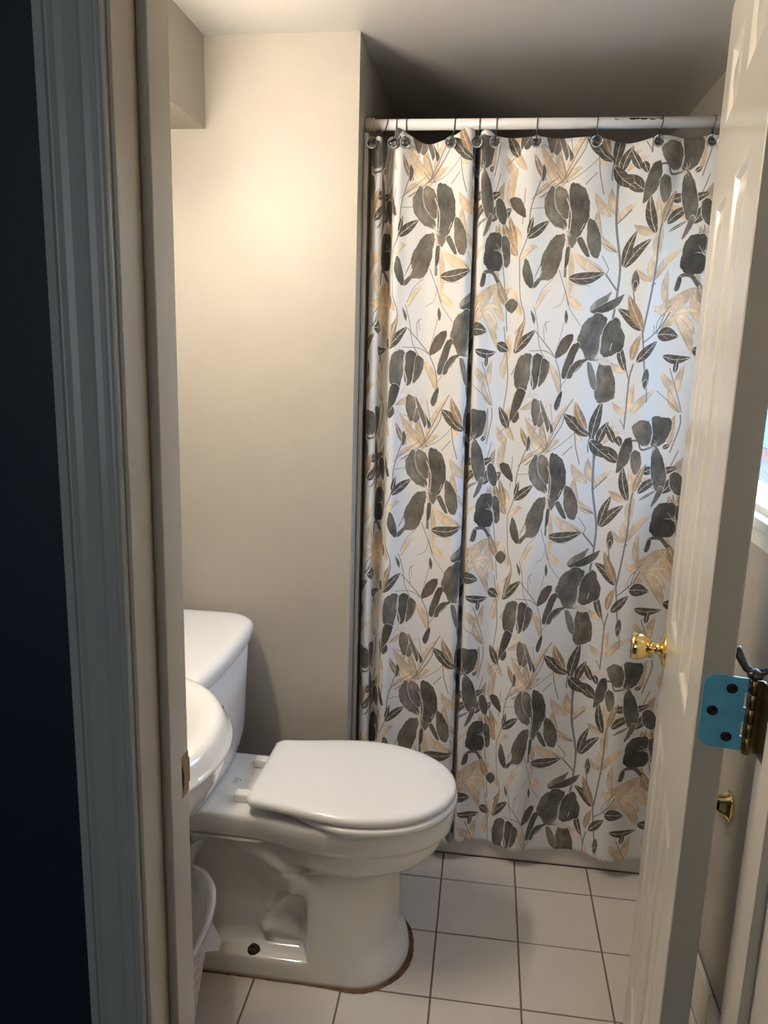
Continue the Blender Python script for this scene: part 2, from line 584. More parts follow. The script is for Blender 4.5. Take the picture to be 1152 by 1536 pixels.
def hinge(zc, full):
    hr = 0.0445
    bm = bmesh.new()
    # leaf on the door edge: rounded at its inner corners, reaching past the edge to the barrel
    pts = []
    y_in, y_out, rad = .0525, .0060, .014
    for k in range(9):
        a = math.pi / 2 * k / 8
        pts.append((y_in - rad + rad * math.sin(a), hr - rad + rad * math.cos(a)))
    for k in range(9):
        a = math.pi / 2 * k / 8
        pts.append((y_in - rad + rad * math.cos(a), -(hr - rad) - rad * math.sin(a)))
    pts += [(y_out, -hr), (y_out, -.0270), (y_out + .0025, -.0268), (y_out + .0025, -.0092), (y_out, -.0090), (y_out, .0090), (y_out + .0025, .0092), (y_out + .0025, .0268), (y_out, .0270), (y_out, hr)]
    a = [bm.verts.new((-.0022, p, zc + q)) for p, q in pts]
    b = [bm.verts.new((.0008, p, zc + q)) for p, q in pts]
    n = len(pts)
    for k in range(n):
        bm.faces.new((a[k], a[(k + 1) % n], b[(k + 1) % n], b[k]))
    bm.faces.new(a); bm.faces.new(b)
    h = frombm('hinge', bm, BLUE if full else DBRASS, door)
    if not full:
        return
    tag(h, 'hinge leaf in blue protective film with black screws')
    for p, q in ((.0225, .0300), (.0405, .0), (.0225, -.0300)):
        bm = bmesh.new()
        lathe(bm, [(.0062, .0), (.0056, .0009), (.0030, .0012), (.0022, .0002), (.0, .0001)], (-.0022, p, zc + q), (-1, 0, 0), 16, cap=False)
        frombm('screw', bm, BLACK, h, True)
    for k in range(5):
        z0 = zc - hr + k * .0178
        bm = bmesh.new()
        lathe(bm, [(.0, .0003), (.0055, .0003), (.0062, .0010), (.0062, .0168), (.0055, .0175), (.0, .0175)], (0.0, 0.0, z0), (0, 0, 1), 16, cap=False)
        frombm('knuckle', bm, DBRASS, h, True)
    bm = bmesh.new()
    lathe(bm, [(.0, .0), (.0046, .0), (.0052, -.003), (.0, -.0045)], (0, 0, zc - hr), (0, 0, 1), 14, cap=False)
    frombm('pin_tip', bm, DBRASS, h, True)
    # leaf on the jamb, made in world space then brought into the door's frame
    bm = bmesh.new()
    x = JR - .0016
    pts = [(PIN[1] - .004, zc - hr), (PIN[1] - .004, zc + hr)]
    for k in range(7):
        a = math.pi / 2 * k / 6
        pts.append((PIN[1] - .034 - .012 * math.sin(a), zc + hr - .012 + .012 * math.cos(a)))
    for k in range(7):
        a = math.pi / 2 * k / 6
        pts.append((PIN[1] - .034 - .012 * math.cos(a), zc - hr + .012 - .012 * math.sin(a)))
    a = [bm.verts.new((x, p, q)) for p, q in pts]
    b = [bm.verts.new((JR + .0005, p, q)) for p, q in pts]
    n = len(pts)
    for k in range(n):
        bm.faces.new((a[k], a[(k + 1) % n], b[(k + 1) % n], b[k]))
    bm.faces.new(a); bm.faces.new(b)
    box(bm, PIN[0] + .002, JR, PIN[1] - .0055, PIN[1] - .0035, zc - hr, zc + hr)
    jl = frombm('jamb_leaf', bm, DBRASS, h)
    inv = (Matrix.Translation((PIN[0], PIN[1], 0)) @ Matrix.Rotation(math.pi / 2 - A_, 4, 'Z')).inverted()
    jl.data.transform(inv)
    # pin-mounted door stop: ring on the pin, curved arm to the door face, bumper on the other side
    bm = bmesh.new()
    zt = zc + hr + .003
    lathe(bm, [(.0, .0), (.0085, .0), (.0090, .003), (.0085, .006), (.0060, .0085), (.0, .0100)], (0, 0, zt - .001), (0, 0, 1), 18, cap=False)
    tube(bm, [(.001, .002, zt + .003), (.006, .009, zt + .006), (.012, .0145, zt + .014), (.016, .0185, zt + .021), (.017, .0215, zt + .024)], [.0040, .0046, .0050, .0055, .0070], 10)
    tube(bm, [(.000, -.002, zt + .004), (.004, -.012, zt + .007), (.008, -.022, zt + .008), (.009, -.030, zt + .008)], [.0040, .0045, .0050, .0070], 10)
    st = frombm('pin_stop', bm, BRONZE, h, True)


hinge(1.052, True)
hinge(1.80, False)
hinge(.25, False)

# ------------------------------------------------------------------ shower: pan, surround, rod
sh = tag(empty('shower_pan', (0.1, 2.036, 0)), 'low white shower base curb behind the curtain hem', 'shower base')
local(boxes('curb', [(XA + .001, XR - .001, 2.036, 2.10, -.0015, .115)], PAN, bev=.008, smooth=False), sh)
local(boxes('pan_floor', [(XA + .001, XR - .001, 2.098, YB - .001, -.0015, .03)], PAN), sh)
sr = tag(empty('shower_surround', (XA, 2.4, .12)), 'beige shower wall panel edge beside the curtain', 'shower wall')
local(boxes('side_panel', [(XA + .0005, XA + .012, 1.990, YB - .012, .117, 1.968)], SURR, bev=.003), sr)
local(boxes('side_panel', [(XR - .012, XR - .0005, 2.03, YB - .012, .117, 1.968)], SURR, bev=.003), sr)
local(boxes('back_panel', [(XA + .0125, XR - .0125, YB - .012, YB - .0005, .032, 1.968)], SURR, bev=.003), sr)

# curtain rod
YR, ZR = 2.015, 1.9905
rod = tag(empty('curtain_rod', ((XA + XR) / 2, YR, ZR)), 'white tension rod with black scuffs holding the shower curtain', 'curtain rod')


def rod_material():
    M = mat('white_rod_enamel', srgb(226, 224, 222), rough=0.25)
    N, L = M.node_tree.nodes, M.node_tree.links
    p = N['Principled BSDF']
    tc, sx = N.new('ShaderNodeTexCoord'), N.new('ShaderNodeSeparateXYZ')
    L.new(tc.outputs['Object'], sx.inputs[0])
    n = N.new('ShaderNodeTexNoise')
    mp = N.new('ShaderNodeMapping')
    mp.inputs['Scale'].default_value = (60, 240, 240)
    n.inputs['Scale'].default_value = 1.0
    n.inputs['Detail'].default_value = 4
    L.new(tc.outputs['Object'], mp.inputs[0]); L.new(mp.outputs[0], n.inputs['Vector'])

    def band(sock, lo, hi):
        a, b, c = N.new('ShaderNodeMath'), N.new('ShaderNodeMath'), N.new('ShaderNodeMath')
        a.operation, b.operation, c.operation = 'GREATER_THAN', 'LESS_THAN', 'MULTIPLY'
        L.new(sock, a.inputs[0]); a.inputs[1].default_value = lo
        L.new(sock, b.inputs[0]); b.inputs[1].default_value = hi
        L.new(a.outputs[0], c.inputs[0]); L.new(b.outputs[0], c.inputs[1])
        return c.outputs[0]
    bx = band(sx.outputs['X'], .150, .262)
    bz = band(sx.outputs['Z'], .0035, .0085)
    by = band(sx.outputs['Y'], -.02, -.004)
    t = N.new('ShaderNodeMath'); t.operation = 'GREATER_THAN'; t.inputs[1].default_value = 0.50
    L.new(n.outputs['Fac'], t.inputs[0])
    cur = t.outputs[0]
    for s in (bx, bz, by):
        q = N.new('ShaderNodeMath'); q.operation = 'MULTIPLY'
        L.new(cur, q.inputs[0]); L.new(s, q.inputs[1]); cur = q.outputs[0]
    mx = N.new('ShaderNodeMix'); mx.data_type = 'RGBA'
    L.new(cur, mx.inputs['Factor'])
    mx.inputs['A'].default_value = srgb(226, 224, 222)
    mx.inputs['B'].default_value = srgb(40, 36, 34)
    L.new(mx.outputs['Result'], p.inputs['Base Color'])
    return M


ROD = rod_material()
xc = (XA + XR) / 2
bm = bmesh.new(); lathe(bm, [(.0128, 0), (.0128, .86)], (XA + .012 - xc, 0, 0), (1, 0, 0), 28)
frombm('tube', bm, ROD, rod, True)
for x, s in ((XA + .0005 - xc, 1), (XR - .0005 - xc, -1)):
    bm = bmesh.new()
    lathe(bm, [(.0, 0), (.0165, 0), (.0172, .004), (.0160, .012), (.0155, .019), (.0165, .021), (.0160, .0235), (.0128, .024)], (x, 0, 0), (s, 0, 0), 28, cap=False)
    frombm('end_cap', bm, CAPM, rod, True)

# ------------------------------------------------------------------ shower curtain
#  fold line in plan at the top and at the hem: (x, y) control points; top heights go with them


def PX(p):
    return -.309 + (p - 562) * .001563


TOP = [(558, 2.014), (563, 1.994), (570, 1.982), (576, 1.988), (578, 2.018), (583, 2.046), (591, 2.036), (597, 1.990), (605, 1.984), (620, 2.002), (645, 2.008),
       (670, 2.004), (690, 1.992), (704, 1.980), (714, 1.982), (720, 2.002), (710, 2.022), (697, 2.034), (712, 2.044), (725, 2.020), (729, 1.994), (735, 1.983),
       (743, 1.987), (754, 2.002), (778, 2.014), (812, 1.994), (850, 2.015), (900, 1.992), (950, 2.015), (996, 1.992), (1035, 2.014), (1071, 1.994), (1096, 2.010)]
TOPZ = [1.950, 1.952, 1.957, 1.955, 1.950, 1.950, 1.957, 1.974, 1.974, 1.962, 1.944, 1.952, 1.962, 1.973, 1.973, 1.966, 1.958, 1.958, 1.958, 1.962, 1.968, 1.970,
        1.968, 1.960, 1.958, 1.957, 1.957, 1.955, 1.945, 1.957, 1.955, 1.958, 1.957]
BOT = [(-.316, 2.010), (-.312, 1.996), (-.302, 1.984), (-.290, 1.986), (-.285, 2.004), (-.278, 2.014), (-.266, 2.008), (-.252, 1.988), (-.238, 1.984), (-.210, 2.000),
       (-.170, 2.010), (-.128, 2.002), (-.095, 1.988), (-.068, 1.977), (-.050, 1.979), (-.040, 1.996), (-.047, 2.012), (-.072, 2.022), (-.050, 2.030), (-.032, 2.018),
       (-.026, 1.998), (-.014, 1.994), (.006, 2.006), (.030, 2.016), (.062, 2.022), (.100, 2.008), (.144, 1.982), (.200, 2.010), (.290, 2.022), (.350, 2.006),
       (.398, 1.984), (.470, 2.010), (.522, 2.016)]
PU, PV = 0.49, 0.65              # printed repeat


def cr(P, n):
    """Catmull-Rom through rows of P, n samples per span"""
    P = np.asarray(P, float)
    Q = np.vstack([2 * P[0] - P[1], P, 2 * P[-1] - P[-2]])
    o = []
    for i in range(1, len(Q) - 2):
        for k in range(n):
            t = k / n
            a, b, c, d = Q[i - 1], Q[i], Q[i + 1], Q[i + 2]
            o.append(.5 * (2 * b + (c - a) * t + (2 * a - 5 * b + 4 * c - d) * t * t + (-a + 3 * b - 3 * c + d) * t ** 3))
    o.append(P[-1])
    return np.array(o)


NS = 9
top = cr([(PX(p), y, z) for (p, y), z in zip(TOP, TOPZ)], NS)
bot = cr([(x, y, .064) for x, y in BOT], NS)
n_s = len(top)
i_ref, i_bun = 24 * NS, 12 * NS
arc = np.concatenate([[0], np.cumsum(np.hypot(*np.diff(top[:, :2], axis=0).T))])
u = np.zeros(n_s)
u[i_ref:] = top[i_ref, 0] + (arc[i_ref:] - arc[i_ref]) * ((top[-1, 0] - top[i_ref, 0]) / (arc[-1] - arc[i_ref]))
ub = top[i_bun, 0] + (.166 + .157 - PU)
u[i_bun:i_ref] = ub + (arc[i_bun:i_ref] - arc[i_bun]) * (u[i_ref] - ub) / (arc[i_ref] - arc[i_bun])
u[:i_bun] = ub - (arc[i_bun] - arc[:i_bun])
NR = 170
rng = np.random.RandomState(3)
V, UV, idx = [], [], []
ph = rng.uniform(0, 6.28, 8)
mid_y = .5 * top[:, 1] + .5 * bot[:, 1]
for j in range(NR):
    t = j / (NR - 1)
    w = t ** 0.85
    P = top * (1 - w) + bot * w
    P[:, 2] = top[:, 2] * (1 - t) + bot[:, 2] * t
    # slack between hooks relaxes downward; soft long wrinkles
    s = u
    amp = .0024 * math.sin(math.pi * min(1, t * 1.3)) + .0006
    P[:, 1] += amp * (np.sin(s * 47 + ph[0] + 3.1 * t) + .6 * np.sin(s * 83 + ph[1] - 4.2 * t + 1.5 * np.sin(9 * t)) + .4 * np.sin(s * 29 + 21 * t + ph[2]))
    P[:, 2] += .003 * np.sin(s * 33 + ph[3]) * t
    # pinch just under the heading
    pin_ = math.exp(-((t - .035) / .02) ** 2)
    P[:, 1] += .003 * pin_ * np.sin(s * 95 + ph[4])
    V.append(P)
    UV.append(np.stack([u / PU, (top[:, 2] * (1 - t) + bot[:, 2] * t) / PV], 1))
V = np.concatenate(V); UV = np.concatenate(UV)
F = [(j * n_s + i, (j + 1) * n_s + i, (j + 1) * n_s + i + 1, j * n_s + i + 1) for j in range(NR - 1) for i in range(n_s - 1)]

# --- the print: petals, leaves and stems rasterised into one repeat
PXM = 2400.0
TW, TH = int(round(PU * PXM)), int(round(PV * PXM))
IMG = np.empty((TH, TW, 3), np.float32)


def noise2(h, w, n, seed):
    r = np.random.RandomState(seed)
    g_ = r.rand(n, n)
    yy, xx = np.linspace(0, n, h, endpoint=False), np.linspace(0, n, w, endpoint=False)
    y0, x0 = yy.astype(int), xx.astype(int)
    fy, fx = (yy - y0)[:, None], (xx - x0)[None]
    fy, fx = fy * fy * (3 - 2 * fy), fx * fx * (3 - 2 * fx)
    a = g_[y0 % n][:, x0 % n]; b = g_[y0 % n][:, (x0 + 1) % n]; c = g_[(y0 + 1) % n][:, x0 % n]; d = g_[(y0 + 1) % n][:, (x0 + 1) % n]
    return (a * (1 - fx) + b * fx) * (1 - fy) + (c * (1 - fx) + d * fx) * fy


NZ = noise2(TH, TW, 23, 1) * .5 + noise2(TH, TW, 61, 2) * .3 + noise2(TH, TW, 190, 5) * .2 - .5
ND = noise2(TH, TW, 14, 7) - .5
IMG[:] = np.array([228, 226, 223]) / 255
IMG += (NZ * .012)[..., None]


def to_uv(px, py):
    """photo pixel -> metres on the curtain plane y = 2.0"""
    d = F_[:, None] + R_[:, None] * ((np.asarray(px, float) - W_PX / 2) / F_PX) - U_[:, None] * ((np.asarray(py, float) - H_PX / 2) / F_PX)
    k = 2.0 / d[1]
    return np.stack([d[0] * k, CAM[2] + d[2] * k], -1)


def conv(pts, fr):
    p = np.asarray(pts, float)
    if fr == 'a':
        x, y = 760 + p[:, 0] / 3.6, 180 + p[:, 1] / 3.6
    else:
        x, y = 760 + p[:, 0] / 3.84, 380 + p[:, 1] / 3.84
    return to_uv(x, y) * PXM


def inside(xx, yy, poly):
    c = np.zeros(xx.shape, bool)
    x0, y0 = poly[-1]
    for x1, y1 in poly:
        if y0 != y1:
            k = ((y1 > yy) != (y0 > yy)) & (xx < (x0 - x1) * (yy - y1) / (y0 - y1) + x1)
            c ^= k
        x0, y0 = x1, y1
    return c


def paint(poly, color, var=.0, alpha=1.0, fn=None, dark=0.0):
    """fill an outline (metres * PXM) on the wrapping tile"""
    lo, hi = np.floor(poly.min(0) - 1).astype(int), np.ceil(poly.max(0) + 1).astype(int)
    ys, xs_ = np.arange(lo[1], hi[1] + 1), np.arange(lo[0], hi[0] + 1)
    xx, yy = np.meshgrid(xs_.astype(float), ys.astype(float))
    mk = inside(xx, yy, poly).astype(np.float32)
    k = mk.copy()                        # soften the edge a little
    k[1:-1, 1:-1] = (mk[1:-1, 1:-1] * 2 + mk[:-2, 1:-1] + mk[2:, 1:-1] + mk[1:-1, :-2] + mk[1:-1, 2:]) / 6
    iy, ix = ys % TH, xs_ % TW
    sub = IMG[np.ix_(iy, ix)]
    c = np.array(color, np.float32)[None, None] / 255 * np.ones(sub.shape, np.float32)
    if var:
        c = c * (1 + var * (NZ[np.ix_(iy, ix)] * 1.6 + ND[np.ix_(iy, ix)] * .9))[..., None]
    if fn is not None:
        c = fn(xx, yy, c)
    k = (k * alpha)[..., None]
    IMG[np.ix_(iy, ix)] = sub * (1 - k) + np.clip(c, 0, 1) * k


def closed(pts, n=6):
    P = np.asarray(pts, float)
    m_ = len(P)
    o = []
    for i in range(m_):
        a, b, c, d = P[i - 1], P[i], P[(i + 1) % m_], P[(i + 2) % m_]
        for k in range(n):
            t = k / n
            o.append(.5 * (2 * b + (c - a) * t + (2 * a - 5 * b + 4 * c - d) * t * t + (-a + 3 * b - 3 * c + d) * t ** 3))
    return np.array(o)


GREY, GDK, GLT, BRN, LEAFD, BEI, BEI2, STEM, VEIN = (106, 102, 94), (88, 85, 78), (146, 142, 134), (108, 101, 90), (82, 76, 66), (226, 206, 178), (214, 192, 164), (134, 128, 124), (226, 216, 198)


def petal(fr, pts, col=GREY, var=.42, alpha=.97, grow=1.05):
    P = conv(pts, fr)
    c = P.mean(0)
    Q = closed(c + (P - c) * grow, 8)
    v = Q - c
    k_ = np.linspace(0, 2 * math.pi, len(Q), endpoint=False)
    a_ = float(abs(P.sum())) % 6.28
    v = v * (1 + .022 * np.sin(7 * k_ + a_) + .018 * np.sin(13 * k_ + 2 * a_) + .014 * np.sin(29 * k_ + 3 * a_))[:, None]
    Q = c + v
    paint(c + v * (1 + 4.5 / (np.linalg.norm(v, axis=1) + 1e-6))[:, None], np.array([222, 217, 208]), .05, .9)
    paint(Q, col, var, alpha)
    E_ = v * (1 - 9.0 / (np.linalg.norm(v, axis=1) + 9.1))[:, None]
    paint(c + E_ + np.array([2.0, -2.0]), np.array(col) * 1.10, var, .6)
    d = P - c                                    # brush streaks along the petal's long axis
    ax = np.linalg.svd(d)[2][0]
    nn = np.array([-ax[1], ax[0]])
    hl, hw = np.abs(d @ ax).max(), np.abs(d @ nn).max()
    r = np.random.RandomState(int(abs(P.sum())) % 9999)
    for _ in range(10):
        o = c + nn * r.uniform(-.6, .6) * hw + ax * r.uniform(-.4, .4) * hl
        L2, w2 = hl * r.uniform(.2, .45), max(2.0, hw * r.uniform(.03, .08))
        paint(np.array([o - ax * L2, o - ax * L2 * .3 + nn * w2, o + ax * L2, o - ax * L2 * .3 - nn * w2]), np.array(col) * r.choice([.84, 1.16]), 0, .55)


def stroke(fr, pts, w, col=STEM, alpha=.9, taper=False):
    P = cr(conv(pts, fr), 8)
    t = np.gradient(P, axis=0)
    t /= np.linalg.norm(t, axis=1)[:, None] + 1e-9
    nn = np.stack([-t[:, 1], t[:, 0]], 1)
    ww = np.full(len(P), w * 1.25 * .5 * PXM / 1000)
    if taper:
        ww = ww * np.linspace(1, .25, len(P))
    paint(np.vstack([P + nn * ww[:, None], (P - nn * ww[:, None])[::-1]]), col, .1, alpha)


def leaf(fr, x0, y0, x1, y1, w, col=LEAFD, veins=True, bend=.1, alpha=.97, vein=None):
    """leaf from its base to its tip, w = width in the frame's pixels"""
    sc_ = 3.6 if fr == 'a' else 3.84
    a, b = conv([(x0, y0), (x1, y1)], fr)
    L_ = np.linalg.norm(b - a)
    d = (b - a) / L_
    nn = np.array([-d[1], d[0]])
    wm = w / sc_ * .001667 * PXM
    t = np.linspace(0, 1, 22)
    cen = a + d * (t * L_)[:, None] + nn * (np.sin(t * math.pi) * bend * L_)[:, None]
    prof = wm * .5 * np.sin(math.pi * t ** .8) ** .85
    poly = np.vstack([cen + nn * prof[:, None], (cen - nn * prof[:, None])[::-1]])
    vc = np.array(vein if vein else VEIN, float) / 255

    def fn(xx, yy, c):
        ax = (xx - a[0]) * d[0] + (yy - a[1]) * d[1]
        t_ = np.clip(ax / L_, 0, 1)
        ay = (xx - a[0]) * nn[0] + (yy - a[1]) * nn[1] - np.sin(t_ * math.pi) * bend * L_
        mid = np.clip(1.2 - np.abs(ay) / 2.6, 0, 1)
        per = .021 * PXM
        sv = ((ax - np.abs(ay) * 1.3) / per) % 1.0
        sd = np.clip(1 - np.abs(sv - .5) * per / 2.6, 0, 1) * (np.abs(ay) < wm * .36) * (t_ < .9) * (t_ > .06)
        k = np.clip(mid + sd * .8, 0, 1)[..., None]
        return c * (1 - k) + vc * k
    paint(poly, col, .22, alpha, fn if veins else None)


def bl(fr, x0, y0, x1, y1, w, col=BEI, bend=.08):
    leaf(fr, x0, y0, x1, y1, w * 1.04, (196, 170, 138), False, bend, .8)
    leaf(fr, x0, y0, x1, y1, w * .88, col, False, bend, .92)
    stroke(fr, [(x0, y0), ((x0 + x1) / 2 , (y0 + y1) / 2), (x0 + (x1 - x0) * .85, y0 + (y1 - y0) * .85)], .8, (176, 148, 118), .7)


# back layer: beige foliage and thin twigs
for q in ((1030, 905, 800, 1035, 62), (780, 872, 830, 700, 45), (800, 868, 965, 690, 40), (785, 875, 705, 803, 30), (805, 612, 690, 565, 44), (605, 520, 572, 360, 46),
          (605, 545, 712, 440, 30), (570, 520, 480, 395, 46), (600, 710, 505, 615, 36), (515, 650, 500, 470, 36), (150, 410, 325, 310, 26), (535, 822, 360, 712, 54),
          (425, 1025, 335, 935, 40), (326, 640, 330, 1010, 30), (50, 500, 8, 310, 44), (120, 680, 160, 690, 16), (650, 275, 775, 185, 26), (840, 560, 880, 330, 60),
          (850, 640, 830, 420, 30), (820, 760, 850, 560, 50), (880, 1010, 890, 800, 40), (330, 330, 290, 120, 40), (320, 340, 170, 420, 36), (330, 320, 420, 250, 30), (300, 340, 240, 200, 36), (60, 760, 160, 680, 24),
          (20, 560, 60, 700, 44), (70, 1050, 20, 900, 40), (150, 1030, 250, 890, 24), (540, 250, 500, 190, 26), (880, 470, 1040, 560, 50), (20, 420, 60, 250, 40), (-60, 520, -20, 330, 50), (-90, 700, -30, 560, 46),
          (-70, 860, -110, 700, 44), (-40, 1090, -90, 900, 50), (-80, 1010, 10, 900, 46)):
    bl('a', *q, col=BEI if (q[0] * 7 + q[1]) % 3 else BEI2)
for q in ((985, 345, 850, 300, 46), (985, 340, 1085, 195, 54), (990, 350, 1105, 335, 44), (985, 350, 1090, 470, 52), (975, 350, 1075, 590, 50), (980, 350, 900, 450, 36), (725, 925, 745, 755, 44), (735, 925, 885, 785, 44), (695, 930, 610, 860, 34), (705, 685, 580, 625, 42), (1010, 920, 955, 770, 40), (1005, 800, 915, 680, 44), (1005, 800, 1040, 640, 36),
          (245, 640, 310, 820, 44), (150, 850, 60, 900, 34), (120, 1100, 240, 870, 30), (250, 1150, 90, 940, 50), (230, 1150, 400, 840, 30), (200, 1150, 110, 1010, 40), (470, 1010, 410, 850, 44),
          (500, 1080, 640, 1000, 40), (960, 1110, 990, 930, 48), (560, 1060, 600, 990, 30), (-10, 470, -60, 660, 40), (-50, 720, -20, 580, 46), (-60, 1000, 0, 880, 44), (-30, 1100, -100, 990, 50), (20, 1080, -40, 940, 40)):
    bl('b', *q, col=BEI if (q[0] * 5 + q[1]) % 3 else BEI2)
for p_, w_ in (([(180, 420), (300, 330), (330, 300), (420, 170), (440, 110)], 2.2), ([(130, 480), (230, 470)], 1.2), ([(130, 430), (290, 300)], 1.4), ([(330, 335), (300, 200), (200, 130)], 1.3),
               ([(430, 350), (490, 285)], 1.8), ([(500, 190), (505, 290), (525, 400)], 1.8), ([(60, 740), (110, 620), (130, 470), (190, 310)], 2.2), ([(285, 810), (320, 920), (345, 1000)], 1.6),
               ([(325, 920), (300, 990), (250, 1020)], .9), ([(320, 910), (345, 1010), (410, 1110)], 1.2), ([(520, 730), (555, 800), (545, 830)], 1.4), ([(150, 1000), (190, 920), (250, 860)], 1.0),
               ([(60, 740), (62, 950), (85, 1070), (30, 1150)], 2.0), ([(210, 1090), (215, 1150)], 1.0), ([(140, 1010), (160, 1100), (175, 1230), (230, 1330)], 1.5), ([(360, 890), (460, 895)], .9),
               ([(820, 1150), (830, 1090), (870, 1040)], 1.6), ([(100, 370), (80, 560)], 1.6), ([(1100, 290), (1060, 390)], 1.6), ([(0, 240), (110, 130)], 1.4), ([(-60, 560), (-30, 900), (-20, 1140)], 2.0)):
    stroke('a', p_, w_)
for p_, w_ in (([(160, 450), (215, 515), (280, 598)], 2.0), ([(120, 562), (220, 565), (278, 600)], 1.5), ([(215, 510), (215, 420), (245, 390)], 1.2), ([(300, 530), (345, 380)], 1.2), ([(280, 600), (315, 700), (320, 800), (290, 880)], 2.2),
               ([(320, 770), (360, 720), (370, 650)], 1.3), ([(210, 1150), (260, 1060), (320, 960), (400, 840)], 2.0), ([(255, 870), (265, 950), (270, 1000)], 1.2), ([(185, 1090), (225, 1150)], 1.6),
               ([(225, 1150), (300, 1120), (370, 1070), (430, 1010)], 1.2), ([(790, 1010), (850, 960)], 1.0), ([(1020, 920), (1000, 820), (960, 660)], 1.6), ([(1015, 930), (1010, 1000), (960, 1150)], 2.2), ([(890, 790), (960, 860), (1010, 920)], 1.4),
               ([(880, 465), (940, 330), (965, 300)], 1.8), ([(860, 460), (862, 415)], 1.4), ([(-40, 420), (-20, 700), (-50, 900)], 2.0)):
    stroke('b', p_, w_)
# main stems
for p_, w_ in (([(590, 120), (606, 300), (597, 540), (610, 700), (617, 800), (600, 950), (575, 1095)], 4.2), ([(925, 380), (870, 500), (835, 580), (818, 700), (812, 780), (792, 900), (762, 1050), (738, 1160)], 3.8),
               ([(540, 828), (600, 920)], 3.2), ([(600, 560), (680, 480)], 2.2), ([(690, 920), (700, 1010)], 2.4), ([(520, 820), (500, 800)], 2.0), ([(618, 330), (608, 370)], 2.0), ([(600, 712), (540, 670)], 2.0), ([(810, 880), (785, 900)], 2.2)):
    stroke('a', p_, w_, (124, 122, 122))
for p_, w_ in (([(790, 470), (798, 600), (805, 690)], 3.2), ([(740, 640), (716, 730), (700, 900), (688, 1020)], 3.0), ([(670, 560), (718, 750)], 2.4), ([(790, 520), (900, 430), (960, 340)], 2.4), ([(690, 1010), (660, 960)], 1.8),
               ([(480, 1150), (485, 1080), (540, 940)], 2.4), ([(820, 770), (825, 860)], 2.2), ([(60, 600), (5, 700)], 2.0)):
    stroke('b', p_, w_, (124, 122, 122))
# veined leaves
for q in ((105, 640, 235, 540, 50, .0), (340, 855, 540, 822, 62, -.08), (632, 795, 710, 592, 46, .05), (638, 797, 785, 642, 54, .05), (750, 382, 622, 288, 72, -.02), (806, 615, 778, 398, 52, .06),
          (625, 275, 690, 130, 46, .05), (872, 560, 1005, 458, 48, .05), (1010, 560, 1088, 440, 54, -.05), (735, 1140, 604, 1018, 62, -.06), (578, 222, 470, 130, 46, .05), (740, 220, 765, 285, 40, 0), (985, 440, 1100, 390, 40, 0),
          (900, 430, 985, 400, 46, 0), (110, 620, 140, 520, 26, 0), (1020, 280, 1060, 250, 24, 0), (880, 605, 1000, 530, 14, 0), (-10, 630, -95, 700, 50, .0), (-60, 540, 20, 470, 50, 0)):
    leaf('a', *q[:5], bend=q[5])
for q in ((737, 1132, 664, 940, 56, .02), (842, 560, 922, 378, 42, .02), (47, 735, -31, 540, 60, .06), (-9, 1012, -76, 844, 50, .05), (215, 330, 150, 180, 34, .04), (40, 690, 5, 510, 40, 0), (-40, 760, -80, 560, 44, 0)):
    leaf('a', *q[:5], col=(168, 142, 112), bend=q[5], vein=(232, 218, 196))
for q in ((692, 682, 654, 500, 46, .05), (756, 630, 888, 504, 55, .02), (886, 470, 1005, 480, 78, .08), (920, 590, 1072, 600, 50, -.12), (985, 690, 1000, 610, 26, 0), (440, 1028, 344, 925, 66, -.04),
          (495, 1075, 560, 850, 60, .02), (490, 1080, 605, 1190, 70, -.05), (20, 575, 160, 440, 56, .02), (630, 1100, 580, 990, 44, 0), (-20, 1010, -80, 880, 54, 0), (-90, 520, -10, 560, 60, 0)):
    leaf('b', *q[:5], bend=q[5])
for q in ((728, 622, 782, 468, 44, .05), (470, 1020, 410, 850, 46, .03), (30, 560, 100, 370, 36, .02)):
    leaf('b', *q[:5], col=(168, 142, 112), bend=q[5], vein=(232, 218, 196))
# flowers and buds
petal('a', [(265, 366), (225, 395), (205, 460), (222, 520), (265, 568), (312, 588), (325, 560), (300, 480)], GREY)
petal('a', [(272, 368), (305, 362), (335, 400), (342, 470), (330, 530), (300, 510), (270, 450)], BRN)
petal('a', [(345, 370), (378, 350), (412, 366), (446, 430), (446, 520), (428, 570), (406, 610), (388, 645), (358, 682), (345, 640), (340, 560), (348, 470)], GDK)
petal('a', [(300, 622), (316, 650), (300, 720), (282, 790), (248, 852), (190, 862), (150, 900), (135, 886), (160, 858), (188, 832), (184, 770), (200, 720), (232, 668), (266, 630)], BRN)
petal('a', [(450, 542), (490, 570), (512, 640), (510, 705), (490, 742), (460, 720), (440, 650)], BRN)
petal('a', [(388, 648), (415, 640), (450, 725), (435, 735), (405, 690)], GDK)
stroke('a', [(330, 420), (352, 500), (345, 590), (330, 610)], 2.6, (214, 206, 194)); stroke('a', [(425, 560), (405, 600)], 1.6, (214, 206, 194))
stroke('a', [(332, 600), (345, 680), (325, 760), (318, 850)], 5.0, (120, 112, 100)); stroke('a', [(270, 575), (330, 600)], 2.0, (206, 198, 186))
petal('a', [(325, 700), (345, 690), (340, 760), (318, 800)], GDK)
petal('a', [(12, 425), (45, 415), (80, 440), (98, 520), (60, 505), (25, 470)], (84, 76, 66))
petal('a', [(95, 752), (118, 790), (135, 870), (125, 905), (95, 880), (78, 820)], GDK)
petal('a', [(703, 815), (720, 850), (718, 890), (695, 925), (682, 890), (685, 845)], (108, 104, 98)); petal('a', [(703, 870), (712, 890), (697, 915), (690, 892)], GDK)
petal('a', [(570, 930), (545, 945), (480, 985), (460, 1025), (490, 1025), (540, 990)], (128, 122, 112))
petal('a', [(636, 946), (610, 955), (530, 995), (465, 1035), (530, 1038), (600, 1005)], GDK)
